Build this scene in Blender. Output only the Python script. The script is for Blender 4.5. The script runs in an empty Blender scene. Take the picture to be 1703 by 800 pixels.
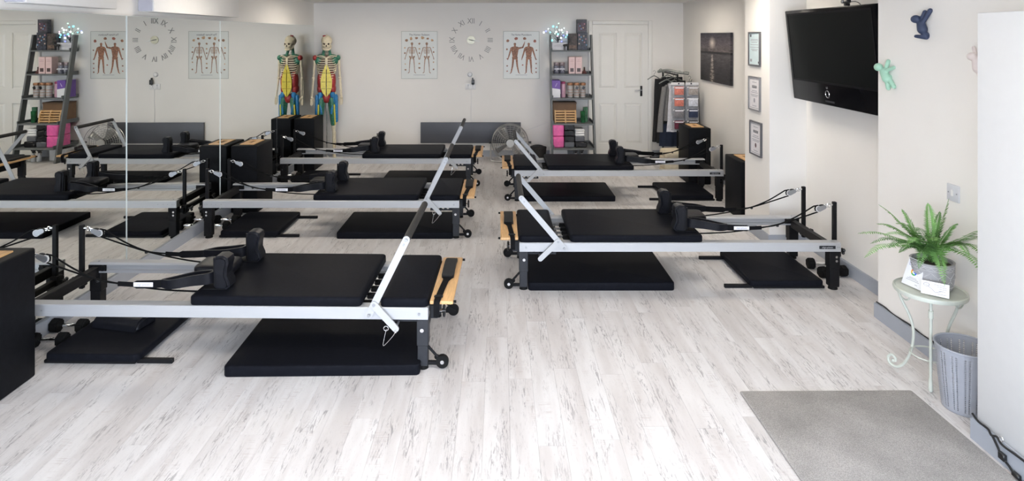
import bpy, bmesh, math, random
from mathutils import Vector, Matrix
random.seed(7)
SC = bpy.context.scene
COL = SC.collection
PI = math.pi

# ------------------------------------------------------------------ camera
F_PX, HX, HY, CAM_H = 1065.0, 830.0, 59.0, 1.88      # focal length and vanishing point measured in the 1703x800 frame
cam = bpy.data.cameras.new('camera'); camo = bpy.data.objects.new('camera', cam); COL.objects.link(camo)
cam.sensor_fit = 'HORIZONTAL'; cam.sensor_width = 36.0; cam.lens = 36.0 * F_PX / 1703.0
cam.shift_x = (851.5 - HX) / 1703.0; cam.shift_y = -(400.0 - HY) / 1703.0
cam.clip_start = 0.05; cam.clip_end = 200
camo.location = (0, 0, CAM_H); camo.rotation_euler = (PI / 2, 0, 0)
SC.camera = camo

# ------------------------------------------------------------------ world (even overcast sky), exposure
w = bpy.data.worlds.new('sky'); SC.world = w; w.use_nodes = True
bg = w.node_tree.nodes['Background']; bg.inputs[0].default_value = (0.85, 0.95, 1.12, 1); bg.inputs[1].default_value = 9.5
SC.view_settings.view_transform = 'Standard'; SC.view_settings.look = 'None'
SC.view_settings.gamma = 1.0; SC.view_settings.use_curve_mapping = False
SC.view_settings.exposure = 0.05
CEIL_POWER = 18           # emission strength of the added ceiling fill panels
SC.cycles.max_bounces = 10; SC.cycles.diffuse_bounces = 6; SC.cycles.glossy_bounces = 5
SC.cycles.caustics_reflective = False; SC.cycles.caustics_refractive = False
SC.cycles.sample_clamp_indirect = 6.0
# doorway portal guiding the sky light through the open glass front
pl = bpy.data.lights.new('doorway_portal', 'AREA'); pl.shape = 'RECTANGLE'; pl.size = 4.44; pl.size_y = 2.15
pl.cycles.is_portal = True
plo = bpy.data.objects.new('doorway_portal', pl); COL.objects.link(plo)
plo.location = (0, -0.62, 1.08); plo.rotation_euler = (-PI / 2, 0, PI)
plo.rotation_euler = (PI / 2, 0, 0)

# ------------------------------------------------------------------ materials
MATS = {}
def M(name, col, rough=0.5, metal=0.0, var=0.04, scale=18.0, bump=0.0, bscale=120.0, spec=0.5, emit=None, coat=0.0, trans=0.0, alpha=1.0, stretch=None, ior=1.5):
    if name in MATS: return MATS[name]
    m = bpy.data.materials.new(name); m.use_nodes = True
    nt = m.node_tree; N = nt.nodes; L = nt.links
    b = N['Principled BSDF']
    b.inputs['Roughness'].default_value = rough; b.inputs['Metallic'].default_value = metal
    b.inputs['Specular IOR Level'].default_value = spec
    b.inputs['Coat Weight'].default_value = coat; b.inputs['IOR'].default_value = ior
    b.inputs['Transmission Weight'].default_value = trans
    b.inputs['Alpha'].default_value = alpha
    tc = N.new('ShaderNodeTexCoord'); src = tc.outputs['Object']
    if stretch:
        mp = N.new('ShaderNodeMapping'); mp.inputs['Scale'].default_value = stretch
        L.new(src, mp.inputs[0]); src = mp.outputs[0]
    nz = N.new('ShaderNodeTexNoise'); nz.inputs['Scale'].default_value = scale; nz.inputs['Detail'].default_value = 4
    L.new(src, nz.inputs['Vector'])
    rp = N.new('ShaderNodeValToRGB')
    c0 = [max(0, c * (1 - var)) for c in col[:3]]; c1 = [min(1, c * (1 + var)) for c in col[:3]]
    rp.color_ramp.elements[0].color = (*c0, 1); rp.color_ramp.elements[1].color = (*c1, 1)
    rp.color_ramp.elements[0].position = .3; rp.color_ramp.elements[1].position = .7
    L.new(nz.outputs[0], rp.inputs[0]); L.new(rp.outputs[0], b.inputs['Base Color'])
    if bump:
        n2 = N.new('ShaderNodeTexNoise'); n2.inputs['Scale'].default_value = bscale; n2.inputs['Detail'].default_value = 3
        L.new(src, n2.inputs['Vector'])
        bp = N.new('ShaderNodeBump'); bp.inputs['Strength'].default_value = bump; bp.inputs['Distance'].default_value = .002
        L.new(n2.outputs[0], bp.inputs['Height']); L.new(bp.outputs[0], b.inputs['Normal'])
    if emit:
        b.inputs['Emission Color'].default_value = (*col[:3], 1); b.inputs['Emission Strength'].default_value = emit
    MATS[name] = m
    return m

wall_m = M('wall_paint', (.835, .81, .77), .75, var=.012, scale=3, bump=.12, bscale=260)
ceil_m = M('ceiling_paint', (.82, .80, .77), .8, var=.01, scale=3)
skirt_m = M('grey_gloss_paint', (.36, .385, .43), .45, var=.03, scale=6)
door_m = M('white_door_paint', (.80, .79, .75), .4, var=.012, scale=5)
slab_m = M('floor_slab', (.10, .09, .085), .8)
leather = M('black_vinyl', (.0085, .0092, .0125), .45, var=.12, scale=40, bump=.06, bscale=420, ior=1.09)
leather2 = M('black_soft_vinyl', (.009, .0095, .0125), .36, var=.2, scale=25, bump=.35, bscale=55, spec=.5, ior=1.25)
blackmetal = M('black_powder_coat', (.010, .010, .011), .48, var=.1, scale=60, bump=.1, bscale=700, ior=1.22)
darkgrey = M('dark_grey_steel', (.030, .032, .037), .45, var=.08, scale=40, ior=1.3)
webbing = M('black_webbing', (.008, .008, .009), .8, var=.25, scale=200, bump=.4, bscale=500, ior=1.15)
rope_m = M('black_rope', (.008, .008, .008), .75, var=.3, scale=300, bump=.4, bscale=600, ior=1.15)
alu = M('brushed_aluminium', (.46, .47, .485), .42, metal=.3, var=.02, scale=8, stretch=(1, 30, 30))
alu_d = M('groove_aluminium', (.36, .37, .39), .35, metal=.6, var=.04, scale=8, stretch=(1, 30, 30))
silver = M('white_silver_paint', (.46, .47, .48), .45, metal=.15, var=.02)
chrome = M('chrome', (.82, .83, .85), .12, metal=1.0, var=.02)
boxm = M('black_box_vinyl', (.006, .0065, .008), .55, var=.2, scale=30, bump=.12, bscale=300, spec=.5, ior=1.18)
wood = M('pale_beech', (.66, .40, .18), .45, var=.18, scale=9, bump=.05, stretch=(12, 1, 12))
wood_dark = M('brown_slot', (.20, .11, .05), .6)
rubber = M('black_rubber', (.010, .010, .010), .7, ior=1.2)
white_tag = M('white_label', (.82, .82, .86), .6, var=.02)
ink = M('dark_ink', (.05, .05, .07), .6)
ink_grey = M('grey_ink', (.32, .32, .36), .6)
paper = M('white_paper', (.82, .82, .83), .55, var=.01)
blackplastic = M('black_plastic', (.012, .012, .013), .3, var=.1)
whiteplastic = M('white_plastic', (.80, .79, .78), .4, var=.01)
greyplastic = M('grey_plastic', (.40, .42, .46), .5, var=.03)

def plank_material():
    m = bpy.data.materials.new('whitewashed_plank'); m.use_nodes = True
    nt = m.node_tree; N = nt.nodes; L = nt.links; b = N['Principled BSDF']
    geo = N.new('ShaderNodeNewGeometry'); oi = N.new('ShaderNodeObjectInfo')
    add = N.new('ShaderNodeMath'); add.operation = 'ADD'
    L.new(geo.outputs['Random Per Island'], add.inputs[0]); L.new(oi.outputs['Random'], add.inputs[1])
    fr = N.new('ShaderNodeMath'); fr.operation = 'FRACT'; L.new(add.outputs[0], fr.inputs[0])
    sc = N.new('ShaderNodeVectorMath'); sc.operation = 'SCALE'; sc.inputs[0].default_value = (37.3, 91.7, 0)
    L.new(fr.outputs[0], sc.inputs['Scale'])
    va = N.new('ShaderNodeVectorMath'); va.operation = 'ADD'
    L.new(geo.outputs['Position'], va.inputs[0]); L.new(sc.outputs[0], va.inputs[1])
    def noise(scl, nscale, detail, rough=.6, dist=0):
        mp = N.new('ShaderNodeMapping'); mp.inputs['Scale'].default_value = scl; L.new(va.outputs[0], mp.inputs[0])
        n = N.new('ShaderNodeTexNoise'); n.inputs['Scale'].default_value = nscale; n.inputs['Detail'].default_value = detail
        n.inputs['Roughness'].default_value = rough; n.inputs['Distortion'].default_value = dist
        L.new(mp.outputs[0], n.inputs['Vector']); return n.outputs[0]
    def ramp(fac, stops):
        r = N.new('ShaderNodeValToRGB'); el = r.color_ramp.elements
        el[0].position, el[0].color = stops[0][0], (*stops[0][1], 1)
        el[1].position, el[1].color = stops[-1][0], (*stops[-1][1], 1)
        for p, c in stops[1:-1]:
            e = el.new(p); e.color = (*c, 1)
        L.new(fac, r.inputs[0]); return r.outputs[0]
    def mix(fac, a, c, mode='MIX'):
        mx = N.new('ShaderNodeMix'); mx.data_type = 'RGBA'; mx.blend_type = mode
        if hasattr(fac, 'default_value') or hasattr(fac, 'links'): L.new(fac, mx.inputs['Factor'])
        else: mx.inputs['Factor'].default_value = fac
        for s, k in ((a, 'A'), (c, 'B')):
            sock = [i for i in mx.inputs if i.name == k and i.type == 'RGBA'][0]
            if isinstance(s, tuple): sock.default_value = (*s, 1)
            else: L.new(s, sock)
        return [o for o in mx.outputs if o.type == 'RGBA'][0]
    tone = ramp(fr.outputs[0], [(0, (.65, .635, .63)), (.35, (.715, .705, .705)), (.7, (.68, .662, .658)), (1, (.705, .69, .685))])
    broad = ramp(noise((4, .5, 1), 2.0, 3), [(.36, (.84, .82, .81)), (.60, (1, 1, 1))])
    base = mix(1.0, tone, broad, 'MULTIPLY')
    patch = ramp(noise((5, .9, 1), 2.4, 3), [(.47, (0, 0, 0)), (.60, (1, 1, 1))])
    streak = ramp(noise((26, 2.6, 1), 1.9, 10, .74, 2.6), [(.525, (0, 0, 0)), (.56, (.9, .9, .9)), (.60, (1, 1, 1))])
    fine = ramp(noise((60, 14, 1), 2.4, 4, .7, .8), [(.57, (0, 0, 0)), (.68, (1, 1, 1))])
    saw = ramp(noise((9, 150, 1), 1.0, 2, .6, .3), [(.52, (0, 0, 0)), (.62, (1, 1, 1))])
    sawp = ramp(noise((7, 1.6, 1), 1.7, 2), [(.56, (0, 0, 0)), (.66, (1, 1, 1))])
    mu = N.new('ShaderNodeMath'); mu.operation = 'MULTIPLY'; L.new(streak, mu.inputs[0]); L.new(patch, mu.inputs[1])
    m2 = N.new('ShaderNodeMath'); m2.operation = 'MULTIPLY'; m2.inputs[1].default_value = .74; L.new(mu.outputs[0], m2.inputs[0])
    c1 = mix(m2.outputs[0], base, (.24, .23, .235))
    m3 = N.new('ShaderNodeMath'); m3.operation = 'MULTIPLY'; m3.inputs[1].default_value = .26; L.new(fine, m3.inputs[0])
    c2 = mix(m3.outputs[0], c1, (.34, .33, .33))
    m4 = N.new('ShaderNodeMath'); m4.operation = 'MULTIPLY'; L.new(saw, m4.inputs[0]); L.new(sawp, m4.inputs[1])
    m5 = N.new('ShaderNodeMath'); m5.operation = 'MULTIPLY'; m5.inputs[1].default_value = .40; L.new(m4.outputs[0], m5.inputs[0])
    c2 = mix(m5.outputs[0], c2, (.43, .36, .34))
    L.new(c2, b.inputs['Base Color'])
    b.inputs['Roughness'].default_value = .52; b.inputs['Specular IOR Level'].default_value = .35
    bp = N.new('ShaderNodeBump'); bp.inputs['Strength'].default_value = .25; bp.inputs['Distance'].default_value = .001
    bp.invert = True
    L.new(mu.outputs[0], bp.inputs['Height']); L.new(bp.outputs[0], b.inputs['Normal'])
    return m
plank_m = plank_material()

def mirror_material():
    m = bpy.data.materials.new('mirror_glass'); m.use_nodes = True
    b = m.node_tree.nodes['Principled BSDF']
    b.inputs['Base Color'].default_value = (.90, .92, .89, 1); b.inputs['Metallic'].default_value = 1.0; b.inputs['Roughness'].default_value = 0.0
    return m
mirror_m = mirror_material()

# ------------------------------------------------------------------ mesh helpers
def nb(): return bmesh.new()
def addf(bm, pts, faces):
    vs = [bm.verts.new(p) for p in pts]
    for f in faces:
        try: bm.faces.new([vs[i] for i in f])
        except ValueError: pass
    return vs
BOXF = [(0, 1, 2, 3), (7, 6, 5, 4), (0, 4, 5, 1), (1, 5, 6, 2), (2, 6, 7, 3), (3, 7, 4, 0)]
def box(bm, x0, x1, y0, y1, z0, z1):
    return addf(bm, [(x0, y0, z0), (x1, y0, z0), (x1, y1, z0), (x0, y1, z0), (x0, y0, z1), (x1, y0, z1), (x1, y1, z1), (x0, y1, z1)], BOXF)
def rbox(bm, x0, x1, y0, y1, z0, z1, r=.01, seg=2):
    t = bmesh.new(); box(t, x0, x1, y0, y1, z0, z1)
    bmesh.ops.recalc_face_normals(t, faces=t.faces[:])
    bmesh.ops.bevel(t, geom=t.edges[:], offset=r, segments=seg, profile=.5, affect='EDGES')
    merge(bm, t)
def merge(bm, t, mat=None):
    t.verts.index_update()
    vs = [bm.verts.new(mat @ v.co if mat else v.co) for v in t.verts]
    for f in t.faces:
        try: bm.faces.new([vs[v.index] for v in f.verts])
        except ValueError: pass
    t.free()
    return vs
def pad(bm, x0, x1, y0, y1, z0, z1, rc=.03, rt=.012, seg=3):
    """upholstered slab: rounded corners in plan, softened top edge, slightly crowned"""
    def ring(inset, z):
        r = max(rc - inset, .004); out = []
        for cx, cy, a0 in ((x1 - rc, y1 - rc, 0), (x0 + rc, y1 - rc, 90), (x0 + rc, y0 + rc, 180), (x1 - rc, y0 + rc, 270)):
            for k in range(5):
                a = math.radians(a0 + 90 * k / 4); out.append((cx + r * math.cos(a), cy + r * math.sin(a), z))
        return out
    rings = [ring(.003, z0)]
    rings.append(ring(0, z0 + .006))
    rings.append(ring(0, z1 - rt))
    for k in range(1, seg + 1):
        a = PI / 2 * k / seg
        rings.append(ring(rt * (1 - math.cos(a)), z1 - rt + rt * math.sin(a)))
    rings.append(ring(rc * .9, z1 + .0015))
    vr = [[bm.verts.new(p) for p in rg] for rg in rings]
    n = len(vr[0])
    for a, b in zip(vr, vr[1:]):
        for i in range(n): bm.faces.new((a[i], a[(i + 1) % n], b[(i + 1) % n], b[i]))
    bm.faces.new(vr[-1]); bm.faces.new(list(reversed(vr[0])))
def frame_of(d):
    d = d.normalized(); up = Vector((0, 0, 1)) if abs(d.z) < .95 else Vector((1, 0, 0))
    a = d.cross(up).normalized(); return a, d.cross(a).normalized()
def cyl(bm, p0, p1, r0, r1=None, n=12, cap=True):
    p0, p1 = Vector(p0), Vector(p1); r1 = r0 if r1 is None else r1
    a, b = frame_of(p1 - p0)
    A = [bm.verts.new(p0 + (a * math.cos(2 * PI * i / n) + b * math.sin(2 * PI * i / n)) * r0) for i in range(n)]
    B = [bm.verts.new(p1 + (a * math.cos(2 * PI * i / n) + b * math.sin(2 * PI * i / n)) * r1) for i in range(n)]
    for i in range(n): bm.faces.new((A[i], A[(i + 1) % n], B[(i + 1) % n], B[i]))
    if cap: bm.faces.new(list(reversed(A))); bm.faces.new(B)
def tube(bm, pts, r, n=8, closed=False):
    pts = [Vector(p) for p in pts]; m = len(pts)
    rs = r if isinstance(r, (list, tuple)) else [r] * m
    a = None; rings = []
    for i in range(m):
        if closed: d = pts[(i + 1) % m] - pts[i - 1]
        else: d = pts[min(i + 1, m - 1)] - pts[max(i - 1, 0)]
        if d.length < 1e-9: d = Vector((0, 0, 1))
        d.normalize()
        if a is None: a, b = frame_of(d)
        else:
            a = (a - d * a.dot(d))
            if a.length < 1e-6: a, _ = frame_of(d)
            a.normalize()
        b = d.cross(a)
        rings.append([bm.verts.new(pts[i] + (a * math.cos(2 * PI * k / n) + b * math.sin(2 * PI * k / n)) * rs[i]) for k in range(n)])
    rr = list(zip(rings, rings[1:])) + ([(rings[-1], rings[0])] if closed else [])
    for A, B in rr:
        for k in range(n): bm.faces.new((A[k], A[(k + 1) % n], B[(k + 1) % n], B[k]))
    if not closed: bm.faces.new(list(reversed(rings[0]))); bm.faces.new(rings[-1])
def band(bm, pts, wd, w, t):
    """flat strap along pts; wd = width direction(s), w = width(s), t = thickness"""
    pts = [Vector(p) for p in pts]; m = len(pts)
    ws = w if isinstance(w, (list, tuple)) else [w] * m
    wds = [Vector(q).normalized() for q in wd] if isinstance(wd[0], (tuple, list, Vector)) else [Vector(wd).normalized()] * m
    rings = []
    for i in range(m):
        d = (pts[min(i + 1, m - 1)] - pts[max(i - 1, 0)]).normalized()
        u = (wds[i] - d * wds[i].dot(d)).normalized(); nrm = d.cross(u)
        h, k = ws[i] / 2, t / 2
        rings.append([bm.verts.new(pts[i] + u * su * h + nrm * sn * k) for su, sn in ((-1, -1), (1, -1), (1, 1), (-1, 1))])
    for A, B in zip(rings, rings[1:]):
        for k in range(4): bm.faces.new((A[k], A[(k + 1) % 4], B[(k + 1) % 4], B[k]))
    bm.faces.new(list(reversed(rings[0]))); bm.faces.new(rings[-1])
def cat(pts, n=6, closed=False):
    P = [Vector(p) for p in pts]; m = len(P); out = []
    for i in range(m if closed else m - 1):
        if closed: p0, p1, p2, p3 = P[i - 1], P[i], P[(i + 1) % m], P[(i + 2) % m]
        else: p0, p1, p2, p3 = P[max(i - 1, 0)], P[i], P[i + 1], P[min(i + 2, m - 1)]
        for k in range(n):
            t = k / n
            out.append(.5 * ((2 * p1) + (p2 - p0) * t + (2 * p0 - 5 * p1 + 4 * p2 - p3) * t * t + (3 * p1 - p0 - 3 * p2 + p3) * t ** 3))
    if not closed: out.append(P[-1])
    return out
def lathe(bm, prof, n=24, c=(0, 0, 0), sx=1, sy=1, cap0=False, cap1=False):
    rings = [[bm.verts.new((c[0] + r * sx * math.cos(2 * PI * i / n), c[1] + r * sy * math.sin(2 * PI * i / n), c[2] + z)) for i in range(n)] for r, z in prof]
    for A, B in zip(rings, rings[1:]):
        for i in range(n): bm.faces.new((A[i], A[(i + 1) % n], B[(i + 1) % n], B[i]))
    if cap0: bm.faces.new(list(reversed(rings[0])))
    if cap1: bm.faces.new(rings[-1])
def prism(bm, pts, d0, d1, plane='xz'):
    def P(u, v, d):
        return {'xz': (u, d, v), 'xy': (u, v, d), 'yz': (d, u, v)}[plane]
    A = [bm.verts.new(P(u, v, d0)) for u, v in pts]; B = [bm.verts.new(P(u, v, d1)) for u, v in pts]
    n = len(pts)
    for i in range(n): bm.faces.new((A[i], A[(i + 1) % n], B[(i + 1) % n], B[i]))
    bm.faces.new(list(reversed(A))); bm.faces.new(B)
def stadium(p, q, w0, w1=None, n=8):
    w1 = w0 if w1 is None else w1
    a = math.atan2(q[1] - p[1], q[0] - p[0]); out = []
    for k in range(n + 1):
        t = a + PI / 2 + PI * k / n; out.append((p[0] + w0 / 2 * math.cos(t), p[1] + w0 / 2 * math.sin(t)))
    for k in range(n + 1):
        t = a - PI / 2 + PI * k / n; out.append((q[0] + w1 / 2 * math.cos(t), q[1] + w1 / 2 * math.sin(t)))
    return out
def ell(bm, c, r, rot=None, u=14, v=9):
    t = bmesh.new(); bmesh.ops.create_uvsphere(t, u_segments=u, v_segments=v, radius=1)
    mt = Matrix.Translation(c) @ (rot.to_4x4() if rot else Matrix.Identity(4)) @ Matrix.Diagonal((*r, 1))
    merge(bm, t, mt)
def capsule(bm, p, q, r0, r1, n=12):
    p, q = Vector(p), Vector(q); d = (q - p).normalized(); pts, rs = [], []
    for k in range(5):
        a = PI / 2 * k / 4; pts.append(p - d * r0 * math.cos(a)); rs.append(max(r0 * math.sin(a), 1e-4))
    for k in range(5):
        a = PI / 2 * k / 4; pts.append(q + d * r1 * math.sin(a)); rs.append(max(r1 * math.cos(a), 1e-4))
    tube(bm, pts, rs, n)
def mesh_of(bm, name, sharp=38):
    bmesh.ops.recalc_face_normals(bm, faces=bm.faces[:])
    me = bpy.data.meshes.new(name); bm.to_mesh(me); bm.free()
    for p in me.polygons: p.use_smooth = True
    me.set_sharp_from_angle(angle=math.radians(sharp))
    return me
def tag(o, label=None, category=None, group=None, kind=None):
    if label: o['label'] = label
    if category: o['category'] = category
    if group: o['group'] = group
    if kind: o['kind'] = kind
    return o
def obj(name, bm, mat, parent=None, off=None, sharp=38, **kw):
    me = bm if isinstance(bm, bpy.types.Mesh) else mesh_of(bm, name, sharp)
    if off: me.transform(Matrix.Translation(off))
    if not me.materials: me.materials.append(mat)
    o = bpy.data.objects.new(name, me); COL.objects.link(o)
    if parent: o.parent = parent
    return tag(o, **kw)
def thing(name, label, category, loc=(0, 0, 0), rz=0.0, group=None):
    o = bpy.data.objects.new(name, None); COL.objects.link(o); o.empty_display_size = .1
    o.location = loc; o.rotation_euler = (0, 0, rz)
    return tag(o, label, category, group)
def inst(o, name=None, parent=None, loc=None, rot=None):
    c = o.copy(); COL.objects.link(c)
    if name: c.name = name
    if parent: c.parent = parent
    if loc is not None: c.location = loc
    if rot is not None: c.rotation_euler = rot
    return c
def copy_tree(o, parent=None):
    c = o.copy(); COL.objects.link(c)
    if parent: c.parent = parent
    for ch in list(o.children): copy_tree(ch, c)
    return c
def struct(name, bm, mat, parent=None, **kw):
    o = obj(name, bm, mat, parent)
    if parent is None: o['kind'] = 'structure'
    return o
def text_mesh(s, size, extrude=0.0, align='CENTER'):
    cu = bpy.data.curves.new('lettering', 'FONT'); cu.body = s; cu.size = size; cu.extrude = extrude
    cu.align_x = align; cu.align_y = 'CENTER'; cu.resolution_u = 3
    o = bpy.data.objects.new('lettering', cu); COL.objects.link(o)
    dg = bpy.context.evaluated_depsgraph_get()
    me = bpy.data.meshes.new_from_object(o.evaluated_get(dg))
    bpy.data.objects.remove(o); bpy.data.curves.remove(cu)
    me.materials.clear()
    return me
def W(px, py, Y):
    """point at distance Y seen at photo pixel (px, py)"""
    return Vector(((px - HX) * Y / F_PX, Y, CAM_H - (py - HY) * Y / F_PX))

# ------------------------------------------------------------------ room shell
XL, YB, YF, ZC = -2.86, 9.95, -0.62, 2.385
XR, X_PIL, X_ALC, X_TAB, X_PIER = 2.86, 2.42, 2.75, 2.525, 2.22
Y_PIL0, Y_PIL1, Y_TAB, Y_PIER = 5.73, 6.30, 4.265, 2.975
def sbox(name, mat, *b):
    bm = nb(); box(bm, *b); return struct(name, bm, mat)
sbox('wall_back', wall_m, XL - .2, XR + .2, YB, YB + .15, 0, ZC)
sbox('wall_left', wall_m, XL - .17, XL - .02, YF, YB, 0, ZC)
sbox('wall_right', wall_m, XR, XR + .15, Y_PIL1 - .02, YB, 0, ZC)
sbox('wall_pillar', wall_m, X_PIL, XR + .15, Y_PIL0, Y_PIL1, 0, ZC)
sbox('wall_alcove', wall_m, X_ALC, XR + .15, Y_TAB - .03, Y_PIL0, 0, ZC)
sbox('wall_side', wall_m, X_TAB, XR + .15, YF, Y_TAB, 0, ZC)
bm = nb(); rbox(bm, X_PIER, X_TAB + .01, YF, Y_PIER, 0, 1.985, .006, 2)
struct('wall_pier', bm, M('pier_gloss_white', (.70, .715, .73), .45, var=.01))
sbox('ceiling', ceil_m, XL - .2, XR + .2, YF, YB + .1, ZC, ZC + .12)
# front: header and two jambs around the open glazed doorway behind the camera
bm = nb(); box(bm, XL - .17, XR + .15, YF - .12, YF, 2.16, ZC + .1); box(bm, XL - .17, -2.22, YF - .12, YF, 0, 2.16); box(bm, 2.22, XR + .15, YF - .12, YF, 0, 2.16)
struct('wall_front', bm, wall_m)
sbox('patio', M('pale_paving', (.55, .54, .52), .85, var=.08, scale=6), -7, 7, -9, YF - .12, -.12, -.02)
# skirting boards
SK_H, SK_D = .098, .018
def skirt(name, *b):
    bm = nb(); box(bm, *b)
    top = [e for e in bm.edges if all(v.co.z > SK_H - 1e-4 for v in e.verts)]
    bmesh.ops.bevel(bm, geom=top, offset=.004, segments=2, affect='EDGES'); return struct(name, bm, skirt_m)
skirt('baseboard_left', XL - .02, XL + SK_D, YF, YB, 0, SK_H)
skirt('baseboard_back_1', XL + SK_D, 1.37, YB - SK_D, YB, 0, SK_H)
skirt('baseboard_back_2', 2.38, XR, YB - SK_D, YB, 0, SK_H)
skirt('baseboard_right', XR - SK_D, XR, Y_PIL1, YB - SK_D, 0, SK_H)
skirt('baseboard_pillar', X_PIL - SK_D, X_PIL, Y_PIL0 - SK_D, Y_PIL1 + .01, 0, SK_H)
skirt('baseboard_return', X_PIL, X_ALC, Y_PIL0 - SK_D, Y_PIL0, 0, SK_H)
skirt('baseboard_alcove', X_ALC - SK_D, X_ALC, Y_TAB, Y_PIL0 - SK_D, 0, SK_H)
skirt('baseboard_side', X_TAB - SK_D, X_TAB, Y_PIER, Y_TAB + SK_D, 0, SK_H)
skirt('baseboard_pier', X_PIER - SK_D, X_PIER, YF, Y_PIER + SK_D, 0, SK_H)

# floor: slab with whitewashed planks, the 300 that show largest as objects of their own
bm = nb(); box(bm, XL - .2, XR + .2, YF - .12, YB + .1, -.10, -.012)
floor = struct('floor', bm, slab_m)
PW, PL = .1275, 1.28
planks = []
x = XL - .02; ci = 0
while x < XR:
    off = (ci * .47 % 1) * PL + random.uniform(-.1, .1); y = YF - off
    while y < YB:
        planks.append((x, min(x + PW, XR + .05), max(y, YF), min(y + PL, YB + .02))); y += PL
    x += PW; ci += 1
def shown(p):
    cx, cy = (p[0] + p[1]) / 2, p[3] - .1
    return cy > 2.55 and (-(HX + 60) / F_PX) * cy < cx < ((1703 - HX + 60) / F_PX) * cy
order = sorted([p for p in planks if shown(p) and p[3] - p[2] > .1], key=lambda p: p[2])
singles = set(order[:300])
G = .0007; full_me = None
stuff = nb()
for p in planks:
    if p[3] - p[2] < .02: continue
    if p in singles:
        wx, wy = p[1] - p[0] - G, p[3] - p[2] - G
        if abs(wx - (PW - G)) < 1e-5 and abs(wy - (PL - G)) < 1e-5:
            if full_me is None:
                b2 = nb(); box(b2, 0, wx, 0, wy, -.012, 0); full_me = mesh_of(b2, 'plank'); full_me.materials.append(plank_m)
            me = full_me
        else:
            b2 = nb(); box(b2, 0, wx, 0, wy, -.012, 0); me = mesh_of(b2, 'plank')
        o = obj('plank', me, plank_m, floor); o.location = (p[0] + G / 2, p[2] + G / 2, 0)
    else:
        box(stuff, p[0] + G / 2, p[1] - G / 2, p[2] + G / 2, p[3] - G / 2, -.012, 0)
o = obj('plank_rest', stuff, plank_m, floor); o['kind'] = 'stuff'

# ceiling fill panels, added above the frame to brighten the back of the room
fill_glow = M('led_diffuser', (1.0, .905, .785), .6, var=.005, emit=CEIL_POWER)
k = 0
for yy, xa, xb, where in ((2.3, -.95, .95, 'nearest the open front'), (5.6, -1.95, 1.85, 'over the middle of the room'), (8.3, -1.95, 1.85, 'nearest the back wall')):
    for xx, side in ((xa, 'on the mirror side'), (xb, 'on the alcove side')):
        t = thing('ceiling_light', f'square white LED ceiling panel {where} {side}', 'ceiling light', (xx, yy, ZC), 0, 'LED panels in the ceiling')
        bm = nb(); box(bm, -.29, .29, -.29, .29, -.012, -.008); obj('diffuser', bm, fill_glow, t)
        bm = nb()
        for a in ((-.31, .31, -.31, -.29), (-.31, .31, .29, .31), (-.31, -.29, -.29, .29), (.29, .31, -.29, .29)): box(bm, *a, -.016, 0)
        obj('frame', bm, whiteplastic, t)

# mirror panels on the left wall
Ys = [9.90, 8.24, 6.575, 4.915, 3.255, 1.6]
desc = ['tall wall mirror panel in the back corner beside the skeleton', 'wall mirror panel between two seams behind the tall black boxes',
        'wall mirror panel reflecting the clock and the muscle chart', 'wall mirror panel reflecting the ladder shelf', 'wall mirror panel closest to the open front']
rot = [0, 0, .006, 0, 0]
for i in range(5):
    y1, y0 = Ys[i], Ys[i + 1]; h = (y1 - y0) / 2 - .0012
    bm = nb(); box(bm, -.006, 0, -h, h, SK_H + .003, 2.03)
    o = obj('mirror_panel', bm, mirror_m, label=desc[i], category='mirror', group='mirror panels along the wall')
    o.location = (XL, (y0 + y1) / 2, 0); o.rotation_euler = (0, 0, rot[i])
    bm = nb(); box(bm, -.0065, .0004, -h - .0007, -h, SK_H + .003, 2.03); box(bm, -.0065, .0004, -h, h, 2.03, 2.0325)
    obj('polished_edge', bm, M('pale_glass_edge', (.75, .80, .77), .3), o)

# boxed units above the mirror
for y0, y1, lab in ((5.10, 6.78, 'long white boxed wall unit above the mirror, nearer the clock reflection'), (3.72, 4.62, 'short white boxed wall unit above the mirror, near the frame edge')):
    t = thing('wall_unit', lab, 'wall unit', (XL - .02, y0, 2.07), 0, 'white boxed units above the mirror')
    bm = nb(); rbox(bm, 0, .125, .012, y1 - y0, 0, .27, .005, 2); obj('casing', bm, M('unit_white', (.80, .79, .77), .5, var=.01), t)
    bm = nb(); rbox(bm, .004, .118, 0, .012, .006, .264, .003, 1); obj('end_panel', bm, M('lilac_grey_plastic', (.50, .50, .57), .5, var=.02), t)

# ------------------------------------------------------------------ door in the back wall
DX0, DX1, DZ = 1.448, 2.308, 2.045
d = bpy.data.objects.new('door_1', None); COL.objects.link(d); d['kind'] = 'structure'; d.location = ((DX0 + DX1) / 2, YB, 0)
hw = (DX1 - DX0) / 2
bm = nb()
panels = [(-hw + .095, -.058, 1.06, 1.92), (.058, hw - .095, 1.06, 1.92), (-hw + .095, -.058, .21, .83), (.058, hw - .095, .21, .83)]
box(bm, -hw, hw, -.010, -.002, .006, DZ)
obj('leaf', bm, door_m, d)
bm = nb()   # stiles and rails proud of the leaf
for b in ((-hw, -hw + .095, .006, DZ), (hw - .095, hw, .006, DZ), (-.058, .058, .21, .83), (-.058, .058, 1.06, 1.92)): box(bm, b[0], b[1], -.032, -.010, b[2], b[3])
for z0, z1 in ((.006, .21), (.83, 1.06), (1.92, DZ)):
    box(bm, -hw + .095, hw - .095, -.032, -.010, z0, z1)
obj('stile_and_rail', bm, door_m, d)
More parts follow.
